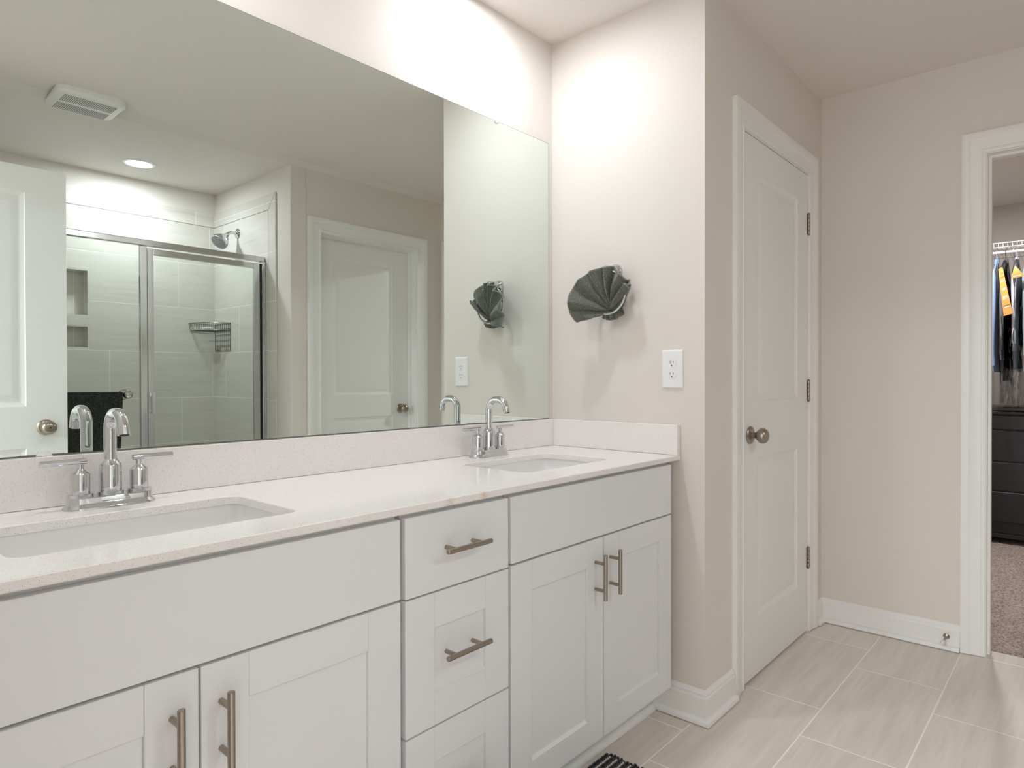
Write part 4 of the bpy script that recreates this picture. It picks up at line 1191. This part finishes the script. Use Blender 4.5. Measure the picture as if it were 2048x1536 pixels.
def garment(name, y, length, mname, label, width=0.205, thick=0.013, sleeve=0.56, seed=1, open_front=False, cat='shirt', top=0.0):
    """hangs on a hanger: shoulders run along x, body falls down; two sleeves hang at the ends"""
    e = empty(name, (RODX, y, RODZ - 0.06), label, cat, 'clothes hanging in the closet')
    zt = RODZ - 0.066 - top
    bm = bm_new(); NS, NZs = 40, 26; rings = []
    for j in range(NZs + 1):
        v = j / NZs; z = zt - length * v
        # shoulder slope in the first rows
        w = width * (0.25 + 0.75 * min(1, (v * length / 0.085)) ** 0.7); t = thick * (0.35 + 0.65 * min(1, v * 5))
        ring = []
        for i in range(NS):
            a = 2 * pi * i / NS
            fx = 0.006 * sin(a * 5 + seed) * min(1, v * 2) + 0.004 * sin(a * 9 + v * 4)
            ring.append(bm.verts.new((RODX + (w + fx) * cos(a), y + (t + fx * 0.4) * sin(a) + 0.002 * sin(v * 5 + seed), z)))
        rings.append(ring)
    for a, c in zip(rings, rings[1:]):
        for i in range(NS): bm.faces.new((a[i], a[(i + 1) % NS], c[(i + 1) % NS], c[i]))
    bm.faces.new(rings[0][::-1]); bm.faces.new(rings[-1])
    obj('body', bm, M[mname], e, smooth=True, angle=70)
    for s in (-1, 1):
        b = bm_new(); pts = []; rad = []
        for k in range(13):
            v = k / 12
            pts.append((RODX + s * (width * 0.93 + 0.030 * sin(v * pi * 0.9)), y + 0.003 * sin(v * 4 + seed), zt - 0.075 - sleeve * v)); rad.append(0.028 * (1 - 0.35 * v) * (0.5 if k == 0 else 1) * (0.9 + 0.12 * sin(v * 9 + seed)))
        tube(b, pts, 0.03, 14, radii=rad)
        for vtx in b.verts: vtx.co.y = y + (vtx.co.y - y) * 0.56
        sl = obj('sleeve', b, M[mname], e, smooth=True)
        px_, py_, pz_ = pts[-1]
        b = bm_new(); tube(b, [(px_, py_, pz_ + 0.055), (px_, py_, pz_ - 0.004)], rad[-1] + 0.0016, 14)
        for vtx in b.verts: vtx.co.y = y + (vtx.co.y - y) * 0.60
        obj('cuff', b, M[mname], sl, smooth=True)
    b = bm_new(); lathe(b, [(0.050, 0.0), (0.044, 0.022), (0.038, 0.034), (0.034, 0.030)], (RODX, y, zt - 0.012), (0, 0, 1), 20, squash=(0.32, 1), caps=False)
    obj('collar', b, M[mname], e, smooth=True)
    return e
def bag(parent, y, length, width=0.235, thick=0.026, seed=0):
    bm = bm_new(); NS, NZs = 60, 44; rings = []; zt = RODZ - 0.052
    for j in range(NZs + 1):
        v = j / NZs; z = zt - length * v
        w = width * (0.12 + 0.88 * min(1, v * length / 0.10) ** 0.7) * (1 - 0.25 * max(0, v - 0.65) / 0.35); t = thick * (0.3 + 0.7 * min(1, v * 5)) * (1 - 0.35 * max(0, v - 0.6) / 0.4)
        ring = []
        for i in range(NS):
            a = 2 * pi * i / NS
            n_ = noise.noise(Vector((cos(a) * 4 + seed, sin(a) * 4, z * 9))) * 0.012 + noise.noise(Vector((cos(a) * 12 + seed, sin(a) * 12, z * 26))) * 0.006
            ring.append(bm.verts.new((RODX + (w + n_) * cos(a), y + (t + n_) * sin(a), z)))
        rings.append(ring)
    for a, c in zip(rings, rings[1:]):
        for i in range(NS): bm.faces.new((a[i], a[(i + 1) % NS], c[(i + 1) % NS], c[i]))
    o = obj('plastic_cover', bm, M['bag'], parent, smooth=True, angle=40)
    o['label'] = 'clear crinkled plastic cover'
    return o
GARMENTS = [
    ('shirt', -1.052, 0.72, 'navy', 'navy shirt hanging leftmost on the closet rod', dict(seed=2)),
    ('shirt', -1.092, 0.70, 'shirt_sky', 'pale blue shirt hanging beside the light blue one', dict(seed=3, sleeve=0.50)),
    ('shirt', -1.131, 0.74, 'shirt_blue', 'light blue long-sleeved shirt left of the charcoal jacket', dict(seed=4, sleeve=0.62)),
    ('jacket', -1.180, 0.80, 'charcoal', 'charcoal jacket hanging behind the orange tag', dict(seed=5, thick=0.014, sleeve=0.585, cat='jacket')),
    ('shirt', -1.243, 0.72, 'lilac', 'pale lilac shirt hanging inside a clear plastic bag', dict(seed=6, sleeve=0.53)),
    ('shirt', -1.302, 0.74, 'teal', 'grey-teal shirt right of the bagged lilac shirt', dict(seed=7)),
]
made = [garment(nm, y_, L_, mt, lb, **kw) for nm, y_, L_, mt, lb, kw in GARMENTS]
for (y_, mt_, lb_) in ((-1.052, 'wire', 'white hanger carrying the navy shirt'), (-1.092, 'wire', 'white hanger carrying the pale blue shirt'), (-1.131, 'wire', 'white hanger carrying the light blue shirt'),
                       (-1.180, 'black', 'black hanger carrying the charcoal jacket'), (-1.243, 'wire', 'white hanger carrying the bagged lilac shirt'), (-1.302, 'wire', 'white hanger carrying the grey-teal shirt')):
    hanger(y_, mt_, lb_)
bag(made[4], -1.243, 0.985, seed=3)
bag(made[3], -1.180, 0.97, seed=11, thick=0.027)

def paper_tag(pts, label, lines):
    """a long paper card; pts = four corners (top left, top right, bottom right, bottom left)"""
    P4 = [Vector(p) for p in pts]
    nn = (P4[1] - P4[0]).cross(P4[3] - P4[0]).normalized()
    if nn.x > 0: nn = -nn
    bm = bm_new(); NV = 10; front = []; back = []
    for j in range(NV + 1):
        v = j / NV; a = P4[0].lerp(P4[3], v); c = P4[1].lerp(P4[2], v); bow = nn * 0.006 * sin(pi * v)
        front.append([bm.verts.new(a + bow), bm.verts.new(c + bow)]); back.append([bm.verts.new(a + bow - nn * 0.0005), bm.verts.new(c + bow - nn * 0.0005)])
    for j in range(NV):
        bm.faces.new((front[j][0], front[j][1], front[j + 1][1], front[j + 1][0])); bm.faces.new((back[j][0], back[j][1], back[j + 1][1], back[j + 1][0]))
        bm.faces.new((front[j][0], front[j + 1][0], back[j + 1][0], back[j][0])); bm.faces.new((front[j][1], front[j + 1][1], back[j + 1][1], back[j][1]))
    bm.faces.new((front[0][0], front[0][1], back[0][1], back[0][0])); bm.faces.new((front[NV][0], front[NV][1], back[NV][1], back[NV][0]))
    o = obj('paper_tag', bm, M['orange'])
    tag(o, label, 'tag')
    for (v0, v1, a0, a1, mt) in lines:
        bm = bm_new()
        def pt(u, v):
            a = P4[0].lerp(P4[3], v); c = P4[1].lerp(P4[2], v); return a.lerp(c, u) + nn * (0.006 * sin(pi * v) + 0.0007)
        q = [pt(a0, v0), pt(a1, v0), pt(a1, v1), pt(a0, v1)]
        bm.faces.new([bm.verts.new(p) for p in q] ); ext = bmesh.ops.extrude_face_region(bm, geom=bm.faces[:])
        bmesh.ops.translate(bm, verts=[g_ for g_ in ext['geom'] if isinstance(g_, bmesh.types.BMVert)], vec=nn * 0.0002)
        obj('printed_line', bm, M[mt], o)
    return o
paper_tag([(3.040, -1.166, 1.828), (3.040, -1.188, 1.843), (3.040, -1.243, 1.541), (3.040, -1.196, 1.528)],
          'long orange dry-cleaning tag hanging in front of the charcoal jacket',
          [(0.10, 0.14, 0.55, 0.80, 'tag_red'), (0.19, 0.215, 0.3, 0.9, 'tag_red'), (0.27, 0.30, 0.2, 0.85, 'tag_ink'), (0.44, 0.475, 0.25, 0.8, 'tag_ink'),
           (0.60, 0.635, 0.2, 0.8, 'tag_ink'), (0.65, 0.665, 0.15, 0.85, 'tag_ink'), (0.79, 0.805, 0.12, 0.88, 'charcoal'), (0.82, 0.845, 0.2, 0.85, 'tag_ink')])
paper_tag([(3.035, -1.249, 1.832), (3.035, -1.258, 1.838), (3.035, -1.305, 1.772), (3.035, -1.236, 1.762)],
          'small orange tag at the right, on the bagged lilac shirt',
          [(0.80, 0.90, 0.1, 0.8, 'tag_ink')])
